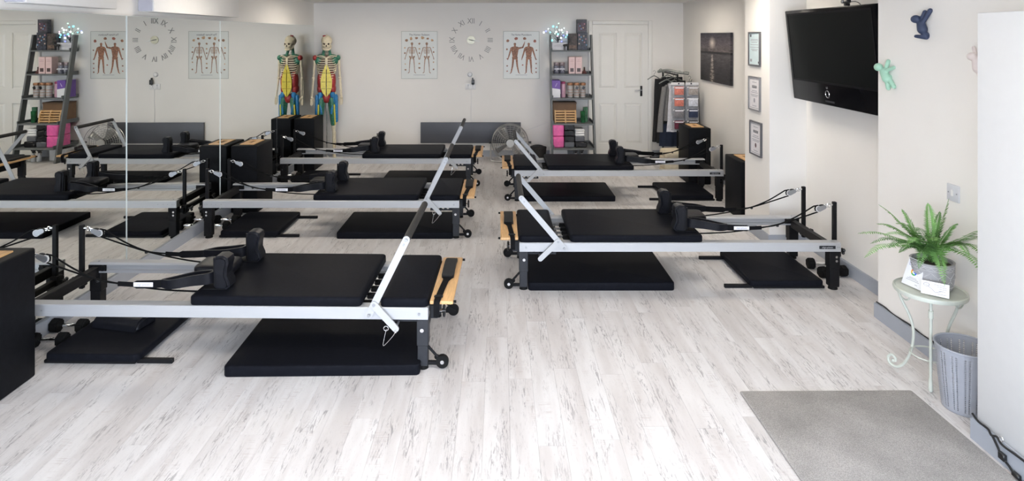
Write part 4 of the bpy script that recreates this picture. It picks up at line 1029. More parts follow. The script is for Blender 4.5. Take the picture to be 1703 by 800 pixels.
for i in range(3):
    sbx('folded_towel', 'folded white towel, ' + ('lowest', 'middle', 'topmost')[i] + ' of three on the lowest shelf', 'towel', 956.4, 972.5, z + .165 + .036 * i, .034, 9.46, .22, M('white_terry', (.80, .80, .79), .9, var=.03, bump=.5, bscale=200), 'white towels', .012)
# on the floor under the shelf
for i, xq in enumerate((958.5, 968.5)):
    t = thing('spray_bottle', ('spray bottle with black trigger under the shelf, nearer the packs of pink', 'spray bottle with black trigger under the shelf, nearer the door')[i], 'spray bottle', (px(xq, 9.5), 9.56, 0), 0, 'spray bottles')
    bm = nb(); lathe(bm, [(.03, 0), (.034, .008), (.034, .085), (.016, .115), (.014, .125)], 16, cap0=True, cap1=True); obj('bottle', bm, M('clear_white_plastic', (.70, .71, .73), .3), t)
    bm = nb(); cyl(bm, (0, 0, .124), (0, 0, .148), .016, n=12); prism(bm, [(-.05, .16), (-.05, .176), (.01, .185), (.032, .175), (.028, .158), (.012, .146), (-.012, .146), (-.02, .158)], -.011, .011); prism(bm, [(-.03, .158), (-.038, .12), (-.03, .12), (-.02, .158)], -.006, .006); obj('trigger_head', bm, blackplastic, t)
sbx('storage_tray', 'low white storage box on the floor under the shelf', 'box', 916, 944, 0, .17, 9.60, .25, M('white_bin', (.72, .73, .75), .5), None, .008)
t = thing('storage_basket', 'black woven basket on the floor at the foot of the shelf', 'basket', (.885 - .30, 9.74, 0))
bm = nb(); lathe(bm, [(.08, 0), (.10, .004), (.115, .18), (.105, .18), (.09, .01)], 4 * 6, (0, 0, 0), 1.2, 1.0, cap0=True)
obj('woven_body', bm, M('black_wicker', (.02, .018, .017), .8, var=.6, scale=90, bump=.8, bscale=90), t)
bm = nb(); tube(bm, [(.132 * math.cos(a), .11 * math.sin(a), .18) for a in [2 * PI * k / 24 for k in range(24)]], .008, 6, True); obj('rim', bm, M('black_wicker', (.02, .018, .017), .8), t)
bm = nb()
ell(bm, (0, 0, .125), (.115, .085, .045), u=12, v=8); o = obj('folded_bundle', bm, M('crumpled_black', (.014, .014, .016), .6, bump=.8, bscale=25), label='crumpled black bundle stuffed in the woven basket', category='bundle'); o.location = (.585, 9.74, .05)

# ------------------------------------------------------------------ floor fan
t = thing('floor_fan', 'round chrome floor fan on a tube stand before the heater', 'fan', (.165, 9.55, 0))
zc, R = .285, .27
fan_m = M('fan_wire', (.45, .45, .44), .3, metal=.8)
for yy, nm in ((-.085, 'front_guard'), (.085, 'rear_guard')):
    bm = nb()
    for r in [R] + [R * q for q in (.9, .78, .66, .54, .42, .3)]:
        dome = yy * (1 - .25 * (r / R) ** 2 * (1 if yy < 0 else 1))
        tube(bm, [(r * math.cos(a), dome, zc + r * math.sin(a)) for a in [2 * PI * k / 36 for k in range(36)]], .0022 if r < R else .006, 4, True)
    for k in range(24):
        a = 2 * PI * k / 24; tube(bm, [(.06 * math.cos(a), yy, zc + .06 * math.sin(a)), (R * .7 * math.cos(a), yy * .88, zc + R * .7 * math.sin(a)), (R * math.cos(a), yy * .75, zc + R * math.sin(a))], .0016, 4)
    obj(nm, bm, fan_m, t)
bm = nb(); cyl(bm, (0, -.10, zc), (0, -.078, zc), .058, n=22); obj('badge', bm, M('fan_badge', (.5, .49, .46), .35, metal=.5), t)
bm = nb(); cyl(bm, (0, .02, zc), (0, .13, zc), .065, .05, n=18); obj('motor', bm, darkgrey, t)
for k in range(4):
    bm = nb(); A0 = 2 * PI * k / 4 + .3; rows = []
    for i in range(5):
        r = .05 + (R - .075) * i / 4; wd = .55 - .03 * i
        rows.append([bm.verts.new((r * math.cos(A0 + wd * j), -.035 + .055 * j, zc + r * math.sin(A0 + wd * j))) for j in (0, .33, .66, 1)])
    for p, q in zip(rows, rows[1:]):
        for j in range(3): bm.faces.new((p[j], p[j + 1], q[j + 1], q[j]))
    o = obj('blade', bm, M('fan_blade', (.34, .34, .33), .35, metal=.6), t); md = o.modifiers.new('thick', 'SOLIDIFY'); md.thickness = .003
bm = nb()
tube(bm, cat([(-.285, .0, zc), (-.29, 0, .10), (-.275, 0, .014), (-.10, -.10, .012), (.10, -.10, .012), (.275, 0, .014), (.29, 0, .10), (.285, 0, zc)], 5), .0115, 8)
tube(bm, [(-.275, 0, .014), (-.26, .16, .012)], .0105, 8); tube(bm, [(.275, 0, .014), (.26, .16, .012)], .0105, 8); obj('stand', bm, M('fan_tube', (.5, .5, .5), .3, metal=.7), t)
for s in (-1, 1):
    bm = nb(); cyl(bm, (s * .275, 0, zc), (s * .315, 0, zc), .018, n=10); obj('pivot_knob', bm, blackplastic, t)

# ------------------------------------------------------------------ anatomical skeleton model in the back corner
bone = M('bone_plastic', (.70, .62, .45), .45, var=.1, scale=30)
mg, mr, my, mb = M('green_muscle_paint', (.035, .17, .105), .4, var=.35, scale=45), M('red_muscle_paint', (.34, .03, .03), .4, var=.3, scale=45), M('yellow_muscle_paint', (.72, .60, .07), .4, var=.12, scale=30), M('blue_muscle_paint', (.02, .19, .42), .4, var=.3, scale=45)
t = thing('anatomical_skeleton', 'life-size skeleton model with coloured muscles in the back corner', 'skeleton model', (-2.585, 9.60, 0), math.radians(12))
def part(n, m, f, par=t):
    bm = nb(); f(bm); return obj(n, bm, m, par, sharp=60)
def skull(bm):
    ell(bm, (0, .02, 1.80), (.082, .098, .085)); ell(bm, (0, -.045, 1.735), (.058, .050, .055)); ell(bm, (0, -.03, 1.765), (.07, .07, .05))
    for s in (-1, 1): ell(bm, (s * .045, -.065, 1.735), (.018, .02, .012), u=8, v=6)
    cyl(bm, (0, .02, 1.88), (0, .02, 1.90), .006, n=8)
sk = part('skull', bone, skull)
for s in (-1, 1): part('eye_socket', M('dark_socket', (.06, .04, .03), .8), lambda bm: ell(bm, (s * .028, -.083, 1.755), (.017, .014, .017), u=10, v=8), sk)
part('nose_opening', M('dark_socket', (.06, .04, .03), .8), lambda bm: ell(bm, (0, -.092, 1.725), (.009, .008, .016), u=8, v=6), sk)
part('suture_mark', mr, lambda bm: ell(bm, (-.03, .0, 1.872), (.03, .03, .014), u=8, v=6), sk)
def jaw(bm):
    tube(bm, cat([(-.058, .0, 1.735), (-.055, -.02, 1.69), (-.03, -.075, 1.668), (0, -.09, 1.664), (.03, -.075, 1.668), (.055, -.02, 1.69), (.058, 0, 1.735)], 4), .014, 8)
    for i in range(-4, 5): box(bm, i * .0085 - .0035, i * .0085 + .0035, -.094 + abs(i) * .003, -.086 + abs(i) * .003, 1.678, 1.694)
part('jaw', bone, jaw)
part('spine', bone, lambda bm: [ell(bm, (0, .045 + .015 * math.sin(k * .35), .97 + .033 * k), (.021, .020, .0145), u=8, v=6) for k in range(23)])
part('neck_muscle', mg, lambda bm: [capsule(bm, (s * .03, .03, 1.70), (s * .055, .0, 1.58), .018, .022) for s in (-1, 1)])
part('sternum', bone, lambda bm: rbox(bm, -.018, .018, -.095, -.080, 1.37, 1.555, .006, 1))
for k in range(10):
    for s in (-1, 1):
        wv = .085 + .055 * math.sin(PI * (k + 1.6) / 12.5); z0 = 1.575 - .025 * k; dz = .035 + .010 * k
        fr = .02 if k < 7 else .045 + .02 * (k - 7)
        pts = cat([(s * .015, .065, z0 + .02), (s * wv * .75, .085, z0 + .015), (s * wv, .02, z0 - dz * .35), (s * wv * .85, -.055, z0 - dz * .8), (s * fr, -.088, z0 - dz * .85)], 4)
        bm = nb(); tube(bm, pts, .0075, 6); obj('rib', bm, bone, t)
part('chest_interior', M('brown_interior', (.20, .14, .11), .6, var=.2), lambda bm: ell(bm, (0, .0, 1.44), (.118, .068, .145)))
for s in (-1, 1):
    part('collar_bone', bone, lambda bm: tube(bm, cat([(s * .015, -.085, 1.555), (s * .07, -.085, 1.575), (s * .15, -.02, 1.565)], 4), .009, 8))
    part('chest_muscle', mg, lambda bm: (ell(bm, (s * .115, .0, 1.505), (.058, .050, .068)), ell(bm, (s * .075, .02, 1.565), (.075, .05, .035))))
    part('shoulder_cap', mr if s < 0 else mg, lambda bm: ell(bm, (s * .168, .0, 1.545), (.036, .045, .042)))
    def arm(bm):
        capsule(bm, (s * .175, .005, 1.53), (s * .192, .01, 1.25), .020, .016); ell(bm, (s * .193, .01, 1.235), (.026, .024, .028), u=10, v=8)
        capsule(bm, (s * .190, .0, 1.225), (s * .205, -.025, .985), .014, .011); capsule(bm, (s * .202, .018, 1.225), (s * .220, -.005, .985), .011, .009)
    part('arm_bone', bone, arm)
    def hand(bm):
        ell(bm, (s * .214, -.018, .955), (.022, .015, .028), u=10, v=8)
        for i in range(4):
            x0 = s * .214 + (i - 1.5) * .011; tube(bm, [(x0, -.018, .94), (x0 + s * (i - 1.5) * .002, -.024, .895), (x0, -.03, .86), (x0, -.032, .835 + .008 * abs(i - 1.3))], [.0065, .0055, .005, .0045], 6)
        tube(bm, [(s * .195, -.025, .955), (s * .183, -.04, .925), (s * .18, -.045, .895)], [.0065, .006, .005], 6)
    part('hand_bone', bone, hand)
    part('flank_muscle', mr, lambda bm: (ell(bm, (s * .085, -.01, 1.20), (.052, .072, .155)), ell(bm, (s * .09, .0, 1.08), (.05, .07, .08))))
    part('abdominal_panel', my, lambda bm: prism(bm, [(s * .006, 1.455), (s * .02, 1.43), (s * .05, 1.35), (s * .082, 1.22), (s * .08, 1.10), (s * .055, 1.03), (s * .006, .965)][::s], -.098, -.082))
    for zz in (1.32, 1.19, 1.09): part('panel_line', M('dark_line', (.16, .12, .02), .6), lambda bm: box(bm, *sorted((s * .012, s * .07)), -.0995, -.098, zz - .003, zz + .003))
    part('hip_bone', bone, lambda bm: ell(bm, (s * .085, .02, 1.0), (.055, .05, .075), Matrix.Rotation(s * .3, 3, 'Y')))
    part('hip_muscle', mb, lambda bm: ell(bm, (s * .09, -.045, .99), (.04, .035, .05)))
    part('outer_thigh_muscle', mb, lambda bm: (capsule(bm, (s * .135, -.03, .97), (s * .145, -.02, .60), .030, .024), capsule(bm, (s * .105, -.06, .96), (s * .07, -.075, .72), .018, .015)))
    part('inner_thigh_muscle', mg, lambda bm: (capsule(bm, (s * .075, -.05, .92), (s * .10, -.03, .56), .042, .032), capsule(bm, (s * .045, -.03, .90), (s * .085, -.02, .55), .028, .024)))
    part('thigh_stripe', my, lambda bm: capsule(bm, (s * .115, -.072, .84), (s * .125, -.05, .55), .012, .010))
    part('leg_bone', bone, lambda bm: (capsule(bm, (s * .10, 0, .56), (s * .10, 0, .47), .032, .028), capsule(bm, (s * .10, .0, .45), (s * .10, .02, .10), .020, .015), capsule(bm, (s * .125, .015, .43), (s * .125, .03, .10), .010, .009)))
    part('foot_bone', bone, lambda bm: (capsule(bm, (s * .105, .05, .075), (s * .12, -.10, .055), .028, .018), *[capsule(bm, (s * .12 + (i - 2) * .013, -.09, .06), (s * .125 + (i - 2) * .017, -.155, .05), .009, .007) for i in range(5)]))
part('groin_muscle', mr, lambda bm: ell(bm, (0, -.045, .945), (.06, .045, .075)))
part('stand_pole', chrome, lambda bm: (cyl(bm, (0, .085, .03), (0, .085, .98), .010), cyl(bm, (0, .085, .975), (0, .045, .975), .010)))
part('stand_base', M('white_base', (.7, .7, .7), .4), lambda bm: [cyl(bm, (0, .085, .03), (.24 * math.cos(a), .085 + .2 * math.sin(a), .016), .012, n=8) for a in [2 * PI * k / 5 + .3 for k in range(5)]])

# ------------------------------------------------------------------ clothes rail with garments
RXc, RZ = 2.50, 1.325
t = thing('clothes_rail', 'black clothes rail standing in the corner beside the door', 'clothes rail', (RXc, 9.25, 0))
bm = nb(); cyl(bm, (0, -.28, RZ), (0, .52, RZ), .012); obj('hanging_bar', bm, blackmetal, t)
for yy in (-.28, .52):
    bm = nb(); cyl(bm, (0, yy, .02), (0, yy, RZ + .015), .013); obj('upright', bm, blackmetal, t)
    bm = nb(); cyl(bm, (-.20, yy, .016), (.20, yy, .016), .014); obj('foot_bar', bm, blackmetal, t)
def cloth(bm, rows, y, thick, folds, amp, n=20, ph=0.0):
    """garment panel: rows of (z, xleft, xright) hung at depth y, closed front and back, with hanging folds"""
    R_ = []
    dense = []
    for (z0, a0, b0), (z1, a1, b1) in zip(rows, rows[1:]):
        for k in range(6):
            q = k / 6; dense.append((z0 + (z1 - z0) * q, a0 + (a1 - a0) * q, b0 + (b1 - b0) * q))
    dense.append(rows[-1]); zt = rows[0][0]; zb = rows[-1][0]
    for z_, a, b in dense:
        g = amp * (.15 + .85 * (zt - z_) / max(.01, zt - zb)); rg = []
        for i in range(n):
            q = i / (n - 1); e = math.sqrt(max(0, 1 - (2 * q - 1) ** 2)); rg.append((a + (b - a) * q, y - thick * .5 * e - g * math.sin(2 * PI * folds * q + ph + 1.2 * z_), z_))
        for i in range(n - 2, 0, -1):
            q = i / (n - 1); e = math.sqrt(max(0, 1 - (2 * q - 1) ** 2)); rg.append((a + (b - a) * q, y + thick * .5 * e - g * math.sin(2 * PI * folds * q + ph + 1.2 * z_), z_))
        R_.append([bm.verts.new(p) for p in rg])
    m = len(R_[0])
    for p, q in zip(R_, R_[1:]):
        for i in range(m): bm.faces.new((p[i], p[(i + 1) % m], q[(i + 1) % m], q[i]))
    bm.faces.new(R_[0]); bm.faces.new(list(reversed(R_[-1])))
def hanger(par, xc, y, zt, w_):
    bm = nb(); tube(bm, cat([(xc - w_, y, zt - .055), (xc - .03, y, zt - .01), (xc, y, zt), (xc + .03, y, zt - .01), (xc + w_, y, zt - .055)], 5), .008, 7)
    tube(bm, cat([(xc, y, zt), (xc, y, zt + .03), (xc + .022, y, zt + .055), (xc + .004, y, zt + .083), (xc - .018, y, zt + .066)], 5), .0028, 6)
    obj('hanger', bm, M('grey_hanger', (.16, .17, .16), .4), par)
fab = lambda n, c_: M(n, c_, .9, var=.12, scale=40, bump=.5, bscale=220)
def garment(name, lab, cat_, y, col, rows, sleeves=(), hang=None, thick=.05, folds=3, amp=.012):
    """rows given as (photo y, photo x left, photo x right)"""
    cv = lambda r: (W(r[1], r[0], y).z, W(r[1], r[0], y).x - RXc, W(r[2], r[0], y).x - RXc)
    t = thing(name, lab, cat_, (RXc, y, 0), 0, 'garments on the clothes rail')
    bm = nb(); cloth(bm, [cv(r) for r in rows], 0, thick, folds, amp, ph=y * 7); obj('body', bm, col, t, sharp=80)
    for sl in sleeves:
        bm = nb(); cloth(bm, [cv(r) for r in sl], -.03, thick * .9, 1, amp * .5, n=10, ph=y * 3); obj('sleeve', bm, col, t, sharp=80)
    if hang: hanger(t, hang[0], 0, hang[1], hang[2])
    return t
black_f, navy_f, grey_f, white_f, mid_f = fab('black_jersey', (.012, .012, .013)), fab('navy_jersey', (.014, .022, .045)), fab('grey_marl', (.185, .18, .175)), fab('white_cotton', (.66, .66, .70)), fab('mid_grey_knit', (.15, .15, .155))
garment('leggings', 'long black leggings hanging at the back of the clothes rail', 'trousers', 9.66, black_f, [(131, 1089, 1119), (150, 1088, 1121), (190, 1087, 1122), (236, 1085, 1106)], hang=(-.16, 1.27, .10))
garment('leggings', 'second pair of long black leggings hanging inside the clothes rail', 'trousers', 9.55, black_f, [(128, 1100, 1135), (150, 1096, 1136), (200, 1094, 1134), (238, 1092, 1130)], hang=(.02, 1.29, .12))
garment('hooded_top', 'black top hanging in the middle of the clothes rail', 'top', 9.44, black_f, [(134, 1105, 1140), (150, 1104, 1142), (215, 1100, 1145), (240, 1098, 1143)], hang=(.07, 1.265, .14))
garment('long_sleeve_top', 'grey long-sleeved top on the clothes rail', 'top', 9.32, grey_f, [(141, 1107, 1120), (146, 1103, 1124), (170, 1103, 1126), (201, 1104, 1126)], sleeves=[[(144, 1100, 1109), (165, 1097, 1106), (190, 1094, 1103), (219, 1091.5, 1102)]], hang=(-.06, 1.235, .11))
garment('shorts', 'dark navy shorts hanging below the grey top', 'shorts', 9.38, navy_f, [(206, 1104, 1128), (222, 1097, 1130), (243, 1096, 1129)])
garment('vest', 'white sleeveless vest hanging behind the clear pocket organiser', 'vest', 9.20, white_f, [(139, 1111, 1122), (150, 1113, 1136), (175, 1111, 1140), (200, 1110, 1142), (219, 1108, 1142)], hang=(.02, 1.235, .10))
garment('cardigan', 'mid grey knitted cardigan behind the clear organiser, nearest the corner', 'cardigan', 9.12, mid_f, [(144, 1140, 1160), (160, 1138, 1162), (190, 1137, 1163), (222, 1137, 1164)], hang=(.21, 1.22, .08))
bm = nb(); tube(bm, cat([(RXc - .19, 9.30, RZ + .03), (RXc - .08, 9.20, RZ + .055), (RXc + .05, 9.12, RZ + .03), (RXc + .18, 9.05, RZ + .015)], 6), .02, 8)
o = obj('spare_hanger_bundle', bm, M('smoky_hanger', (.14, .15, .14), .35), label='smoky spare hangers lying along the top of the clothes rail', category='hanger')
for k in range(5):
    bm = nb(); xx, yy = RXc - .16 + .075 * k, 9.275 - .052 * k
    tube(bm, cat([(xx - .05, yy, RZ + .022), (xx, yy, RZ + .07 - .008 * k), (xx + .05, yy, RZ + .03)], 4), .007, 6); obj('hanger_arm', bm, M('smoky_hanger', (.14, .15, .14), .35), o)
# clear hanging organiser
yo = 8.93
a, b = W(1116, 137, yo), W(1162, 217, yo)
t = thing('pocket_organiser', 'clear plastic pocket organiser hanging at the front of the clothes rail', 'organiser', ((a.x + b.x) / 2, yo, 0))
hw = (b.x - a.x) / 2
clear = M('clear_vinyl', (.62, .62, .64), .15, var=.15, scale=30, trans=.55, bump=.5, bscale=30)
for s in (-1, 1):
    bm = nb(); rbox(bm, *sorted((s * .008, s * hw)), -.004, .004, a.z - .036, a.z, .002, 1); hb = obj('header_strip', bm, M('white_header', (.74, .73, .73), .5), t)
    bm = nb(); cyl(bm, (s * hw * .45, -.0055, a.z - .018), (s * hw * .45, .0055, a.z - .018), .012, n=12); obj('hole', bm, ink, hb)
    bm = nb(); tube(bm, cat([(s * hw * .45, 0, a.z - .016), (s * hw * .45, 0, a.z + .02), (s * hw * .45 + .012, 0, a.z + .04)], 4), .004, 6); obj('hook', bm, blackmetal, hb)
bm = nb(); box(bm, -hw, hw, .002, .005, b.z, a.z - .036); obj('backing_sheet', bm, M('clear_backing', (.42, .42, .44), .25, var=.3, scale=14), t)
bm = nb(); box(bm, -.006, .006, -.003, .002, b.z, a.z - .036); obj('centre_binding', bm, M('dark_binding', (.16, .16, .17), .5), t)
ph = (a.z - .04 - b.z) / 4
packs = [('coral', (.62, .20, .15), 'coral'), ('beige', (.40, .36, .33), 'grey-beige'), ('coral2', (.60, .19, .14), 'coral'), ('white', (.62, .64, .70), 'white'), ('smoke', (.20, .19, .20), 'smoky grey'), ('navy', (.025, .035, .075), 'navy'), ('wine', (.14, .025, .05), 'burgundy'), ('black', (.03, .03, .04), 'black')]
rown = ['in the top row', 'in the second row', 'in the third row', 'in the bottom row']
for r_ in range(4):
    for s in (0, 1):
        x0, x1 = ((-hw + .006, -.010), (.010, hw - .006))[s]; z1 = a.z - .042 - ph * r_; z0 = z1 - ph + .012
        bm = nb(); pts = [(x0, -.002, z0), (x1, -.002, z0), (x1, -.002, z1 - .015), (x0, -.002, z1 - .015)]
        cloth(bm, [(z1 - .012, x0, x1), ((z0 + z1) / 2, x0, x1), (z0, x0 + .006, x1 - .006)], -.024, .040, 2, .003, n=12, ph=r_ + s)
        o = obj('pocket', bm, clear, t)
        bm = nb(); box(bm, x0 + .01, x1 - .01, -.049, -.046, z1 - .03, z1 - .014); obj('pocket_rim', bm, M('white_header', (.74, .73, .73), .5), o)
        nm, c_, cn = packs[r_ * 2 + s]
        tt = thing('sock_pack', f'{cn} grip sock pack {rown[r_]} of the clear organiser' + (', stile side' if False else ''), 'sock pack', (t.location.x + (x0 + x1) / 2, yo - .062, z0 + .02), 0, 'sock packs in the organiser')
        w2 = (x1 - x0) / 2 * .72
        bm = nb(); rbox(bm, -w2, w2, -.012, .008, 0, ph * .72, .007, 2); obj('folded_socks', bm, M('sock_' + nm, c_, .85, var=.25, scale=60, bump=.4, bscale=160), tt)
        bm = nb(); box(bm, -w2 * .9, w2 * .9, -.0135, -.012, ph * .56, ph * .66); obj('card_band', bm, white_tag, tt)
# folded cream blankets on the floor beside the clothes rail
for i in range(4):
    bm = nb(); zz = .082 * i
    pad(bm, -.13, .13, -.16, .16, zz, zz + .08, .035, .03)
    o = obj('folded_blanket', bm, M('cream_fleece', (.66, .58, .43), .95, var=.08, scale=20, bump=.6, bscale=120), label='folded cream blanket, ' + ('lowest', 'second from below', 'third from below', 'topmost')[i] + ' of the stack under the clothes', category='blanket', group='cream blankets')
    o.location = (2.345 + .006 * (i % 2), 8.72, 0)

# ------------------------------------------------------------------ side table, fern, cards, bin, mat, cables
TX, TY, TZ, TR = 2.325, 3.455, .517, .172
sage = M('sage_white_enamel', (.52, .55, .49), .4, var=.06, scale=20)
t = thing('side_table', 'small round pale sage metal table with scroll legs', 'table', (TX, TY, 0))
bm = nb(); lathe(bm, [(.001, TZ - .006), (TR - .012, TZ - .006), (TR - .006, TZ), (TR, TZ - .003), (TR + .002, TZ - .014), (TR - .002, TZ - .024), (TR - .012, TZ - .026), (.001, TZ - .022)], 48); obj('table_top', bm, sage, t)
A0 = math.atan2(-TY, -TX)
for k, da in enumerate((0.03, -2 * PI / 3 + .05, 2 * PI / 3)):
    a = A0 + da; u = Vector((math.cos(a), math.sin(a), 0))
    prof = [(.135, TZ - .026), (.165, TZ - .06), (.150, TZ - .11), (.105, TZ - .19), (.085, .25), (.095, .15), (.125, .07), (.155, .028), (.185, .012), (.215, .022), (.222, .05), (.205, .07), (.185, .062), (.182, .046), (.195, .040)]
    if k == 0: prof = [(.125, TZ - .026), (.135, TZ - .05), (.125, TZ - .10), (.115, .30), (.108, .15), (.100, .06), (.098, .012)]
    if k == 2: prof = [(.135, TZ - .026), (.150, TZ - .06), (.135, TZ - .12), (.100, TZ - .20), (.085, .25), (.095, .15), (.115, .07), (.135, .028), (.150, .012)]
    bm = nb(); tube(bm, cat([u * r + Vector((0, 0, z)) for r, z in prof], 5), .0075, 8); lg = obj('leg', bm, sage, t)
    bm = nb(); pt = u * prof[-1][0] + Vector((0, 0, prof[-1][1]))
    if k == 0: capsule(bm, (pt.x, pt.y, .012), (pt.x, pt.y, .07), .011, .009); cyl(bm, u * .13 + Vector((0, 0, TZ - .075)), u * .125 + Vector((0, 0, TZ - .115)), .012, n=10); obj('foot_cap', bm, sage, lg)
    else: ell(bm, pt, (.010, .010, .010), u=8, v=6); obj('scroll_end', bm, sage, lg)
for k in range(3):
    a = A0 + PI / 3 + 2 * PI * k / 3 + .1; u = Vector((math.cos(a), math.sin(a), 0)); v = Vector((-math.sin(a), math.cos(a), 0))
    pts = [u * (TR - .03) + v * (.042 * math.cos(q)) + Vector((0, 0, TZ - .028 - .030 * math.sin(q))) for q in [PI * i / 12 for i in range(13)]]
    pts += [u * (TR - .03) + v * (-.030 + .012 * math.cos(q)) + Vector((0, 0, TZ - .030 - .012 * math.sin(q))) for q in [PI + PI * i / 6 for i in range(1, 7)]]
    bm = nb(); tube(bm, pts, .0045, 6); obj('scroll_ornament', bm, sage, t)
bm = nb(); tube(bm, [(.092 * math.cos(q), .092 * math.sin(q), .16) for q in [2 * PI * i / 30 for i in range(30)]], .004, 6, True); obj('lower_ring', bm, sage, t)
# pot and fern
PX, PY, PH, PR = 2.357, 3.487, .142, .103
t = thing('potted_fern', 'green fern in a patterned grey pot on the round table', 'plant', (PX, PY, TZ))
potm = M('grey_ceramic', (.34, .335, .345), .6, var=.08, scale=25)
bm = nb(); lathe(bm, [(PR * .86, 0), (PR * .90, .004), (PR, .06), (PR, PH - .01), (PR + .003, PH), (PR - .008, PH), (PR - .012, PH - .02), (.001, PH - .02)], 40, cap0=True); pot = obj('pot', bm, potm, t)
linem = M('pale_line_glaze', (.62, .61, .62), .6)
def potr(z): return PR * .90 + (PR * .10) * min(1, z / .06) + .0006
for zz, am, nzig in ((.045, .013, 10), (.085, -.013, 10)):
    bm = nb(); tube(bm, [(potr(zz) * math.cos(q), potr(zz) * math.sin(q), zz + am * (abs(((i * 1.0 / 6) % 2) - 1) * 2 - 1)) for i, q in enumerate([2 * PI * i / (nzig * 12) for i in range(nzig * 12)])], .0014, 4, True); obj('zigzag_line', bm, linem, pot)
for zz in (.018, .022, .108, .128):
    bm = nb(); tube(bm, [(potr(zz) * math.cos(q), potr(zz) * math.sin(q), zz) for q in [2 * PI * i / 40 for i in range(40)]], .0012, 4, True); obj('ring_line', bm, linem, pot)
bm = nb(); tube(bm, [(potr(.118) * math.cos(q), potr(.118) * math.sin(q), .118 + .006 * (abs(((i / 3) % 2) - 1) * 2 - 1)) for i, q in enumerate([2 * PI * i / 120 for i in range(120)])], .0011, 4, True); obj('zigzag_line', bm, linem, pot)
for k in range(20):
    q = 2 * PI * k / 20; bm = nb(); ell(bm, (potr(.065) * math.cos(q), potr(.065) * math.sin(q), .065), (.0028,) * 3, u=6, v=4); obj('glaze_dot', bm, linem, pot)
bm = nb(); lathe(bm, [(PR - .012, PH - .018), (PR * .5, PH - .010), (.001, PH - .008)], 24); obj('soil', bm, M('dark_soil', (.035, .028, .022), .95, var=.5, scale=90, bump=.8, bscale=80), t)
leafm = []
for i, c_ in enumerate(((.13, .27, .065), (.19, .38, .11), (.09, .20, .055))):
    leafm.append(M(f'fern_green_{i}', c_, .5, var=.25, scale=25))
def frond(tip_px, tip_py, tipY, rise, m_, wmax=.046, side=0.0):
    base = Vector((random.uniform(-.02, .02), random.uniform(-.02, .02), PH - .012))
    tip = W(tip_px, tip_py, tipY) - Vector((PX, PY, TZ))
    mid = (base + tip) * .5 + Vector((0, 0, rise)); q1 = base.lerp(mid, .5) + Vector((0, 0, rise * .55))
    P = cat([base, q1, mid, mid.lerp(tip, .55) + Vector((0, 0, rise * .35)), tip], 10)
    bm = nb(); n = len(P)
    tube(bm, P, [.0022 - .0017 * i / (n - 1) for i in range(n)], 5)
    st = 5
    # resample finely for leaflets
    m = 1
    for i in range(st, n):
        for h in range(m):
            if i + 1 >= n and h: break
            q = (i + h / m) / (n - 1)
            p = P[i].lerp(P[min(i + 1, n - 1)], h / m)
            d = (P[min(i + 1, n - 1)] - P[i - 1]).normalized()
            sd = d.cross(Vector((0, 0, 1)))
            if sd.length < .2: sd = d.cross(Vector((0, 1, .2)))
            sd.normalize(); up = sd.cross(d).normalized()
            ln = wmax * (math.sin(PI * min(1, .16 + q * .86)) ** .75) * random.uniform(.86, 1.08) + .003
            for s in (-1, 1):
                dirv = (sd * s * .93 + d * .33 - up * (.10 + .22 * random.random())).normalized(); wv = d * (.0024 + .065 * ln)
                e = p + dirv * ln
                a1, a2 = p + dirv * ln * .35 + wv, p + dirv * ln * .35 - wv
                vs = [bm.verts.new(x) for x in (p, a1, e, a2)]
                bm.faces.new(vs)
    o = obj('frond', bm, m_, t, sharp=180); return o
fr = [(1427, 388, 3.46, .055, 0), (1438, 428, 3.38, .085, 1), (1461, 340, 3.56, .03, 0), (1458, 372, 3.60, .05, 0), (1478, 412, 3.34, .07, 2), (1500, 348, 3.60, .03, 1), (1543, 338, 3.52, .02, 1), (1578, 330, 3.44, .0, 0), (1563, 352, 3.50, .02, 2),
      (1571, 474, 3.31, .10, 1), (1652, 384, 3.10, .05, 1), (1658, 397, 3.08, .05, 0), (1640, 432, 3.15, .095, 0), (1640, 462, 3.14, .10, 1), (1606, 408, 3.36, .05, 2), (1520, 384, 3.22, .07, 2), (1592, 372, 3.36, .04, 1), (1472, 390, 3.32, .06, 1), (1528, 446, 3.29, .09, 2), (1510, 405, 3.30, .07, 1), (1448, 405, 3.50, .07, 2), (1490, 372, 3.40, .06, 0), (1553, 400, 3.24, .06, 0), (1612, 425, 3.22, .08, 1), (1495, 420, 3.48, .06, 2)]
for q in fr: frond(*q[:4], leafm[q[4]])
# review stand card and business card
def card(name, lab, c, w_, h_, lean, rz, back):
    t = thing(name, lab, 'card', c, rz)
    lb = math.radians(lean)
    rot = Matrix.Rotation(-lb, 4, 'X')
    return t, rot, w_, h_
yaw = math.radians(-22)
t = thing('review_card', 'white tapered stand-up card with a coloured G on the round table', 'card', (2.236, 3.475, TZ), math.radians(-77))
rot = Matrix.Rotation(math.radians(-14), 4, 'X')
bm = nb(); pts = [(-.064, 0), (.064, 0), (.044, .145), (-.044, .145)]
prism(bm, pts, 0, .003); me = mesh_of(bm, 'face'); me.transform(rot); obj('front_face', me, paper, t)
bm = nb(); prism(bm, pts, -.003, 0); me = mesh_of(bm, 'face'); me.transform(Matrix.Translation((0, .0375, 0)) @ Matrix.Rotation(math.radians(1), 4, 'X')); obj('rear_face', me, paper, t)
cols = [('g_red', (.80, .06, .04), 45, 150), ('g_yellow', (.90, .50, .02), 150, 212), ('g_green', (.05, .42, .10), 212, 310), ('g_blue', (.05, .16, .75), 310, 365)]
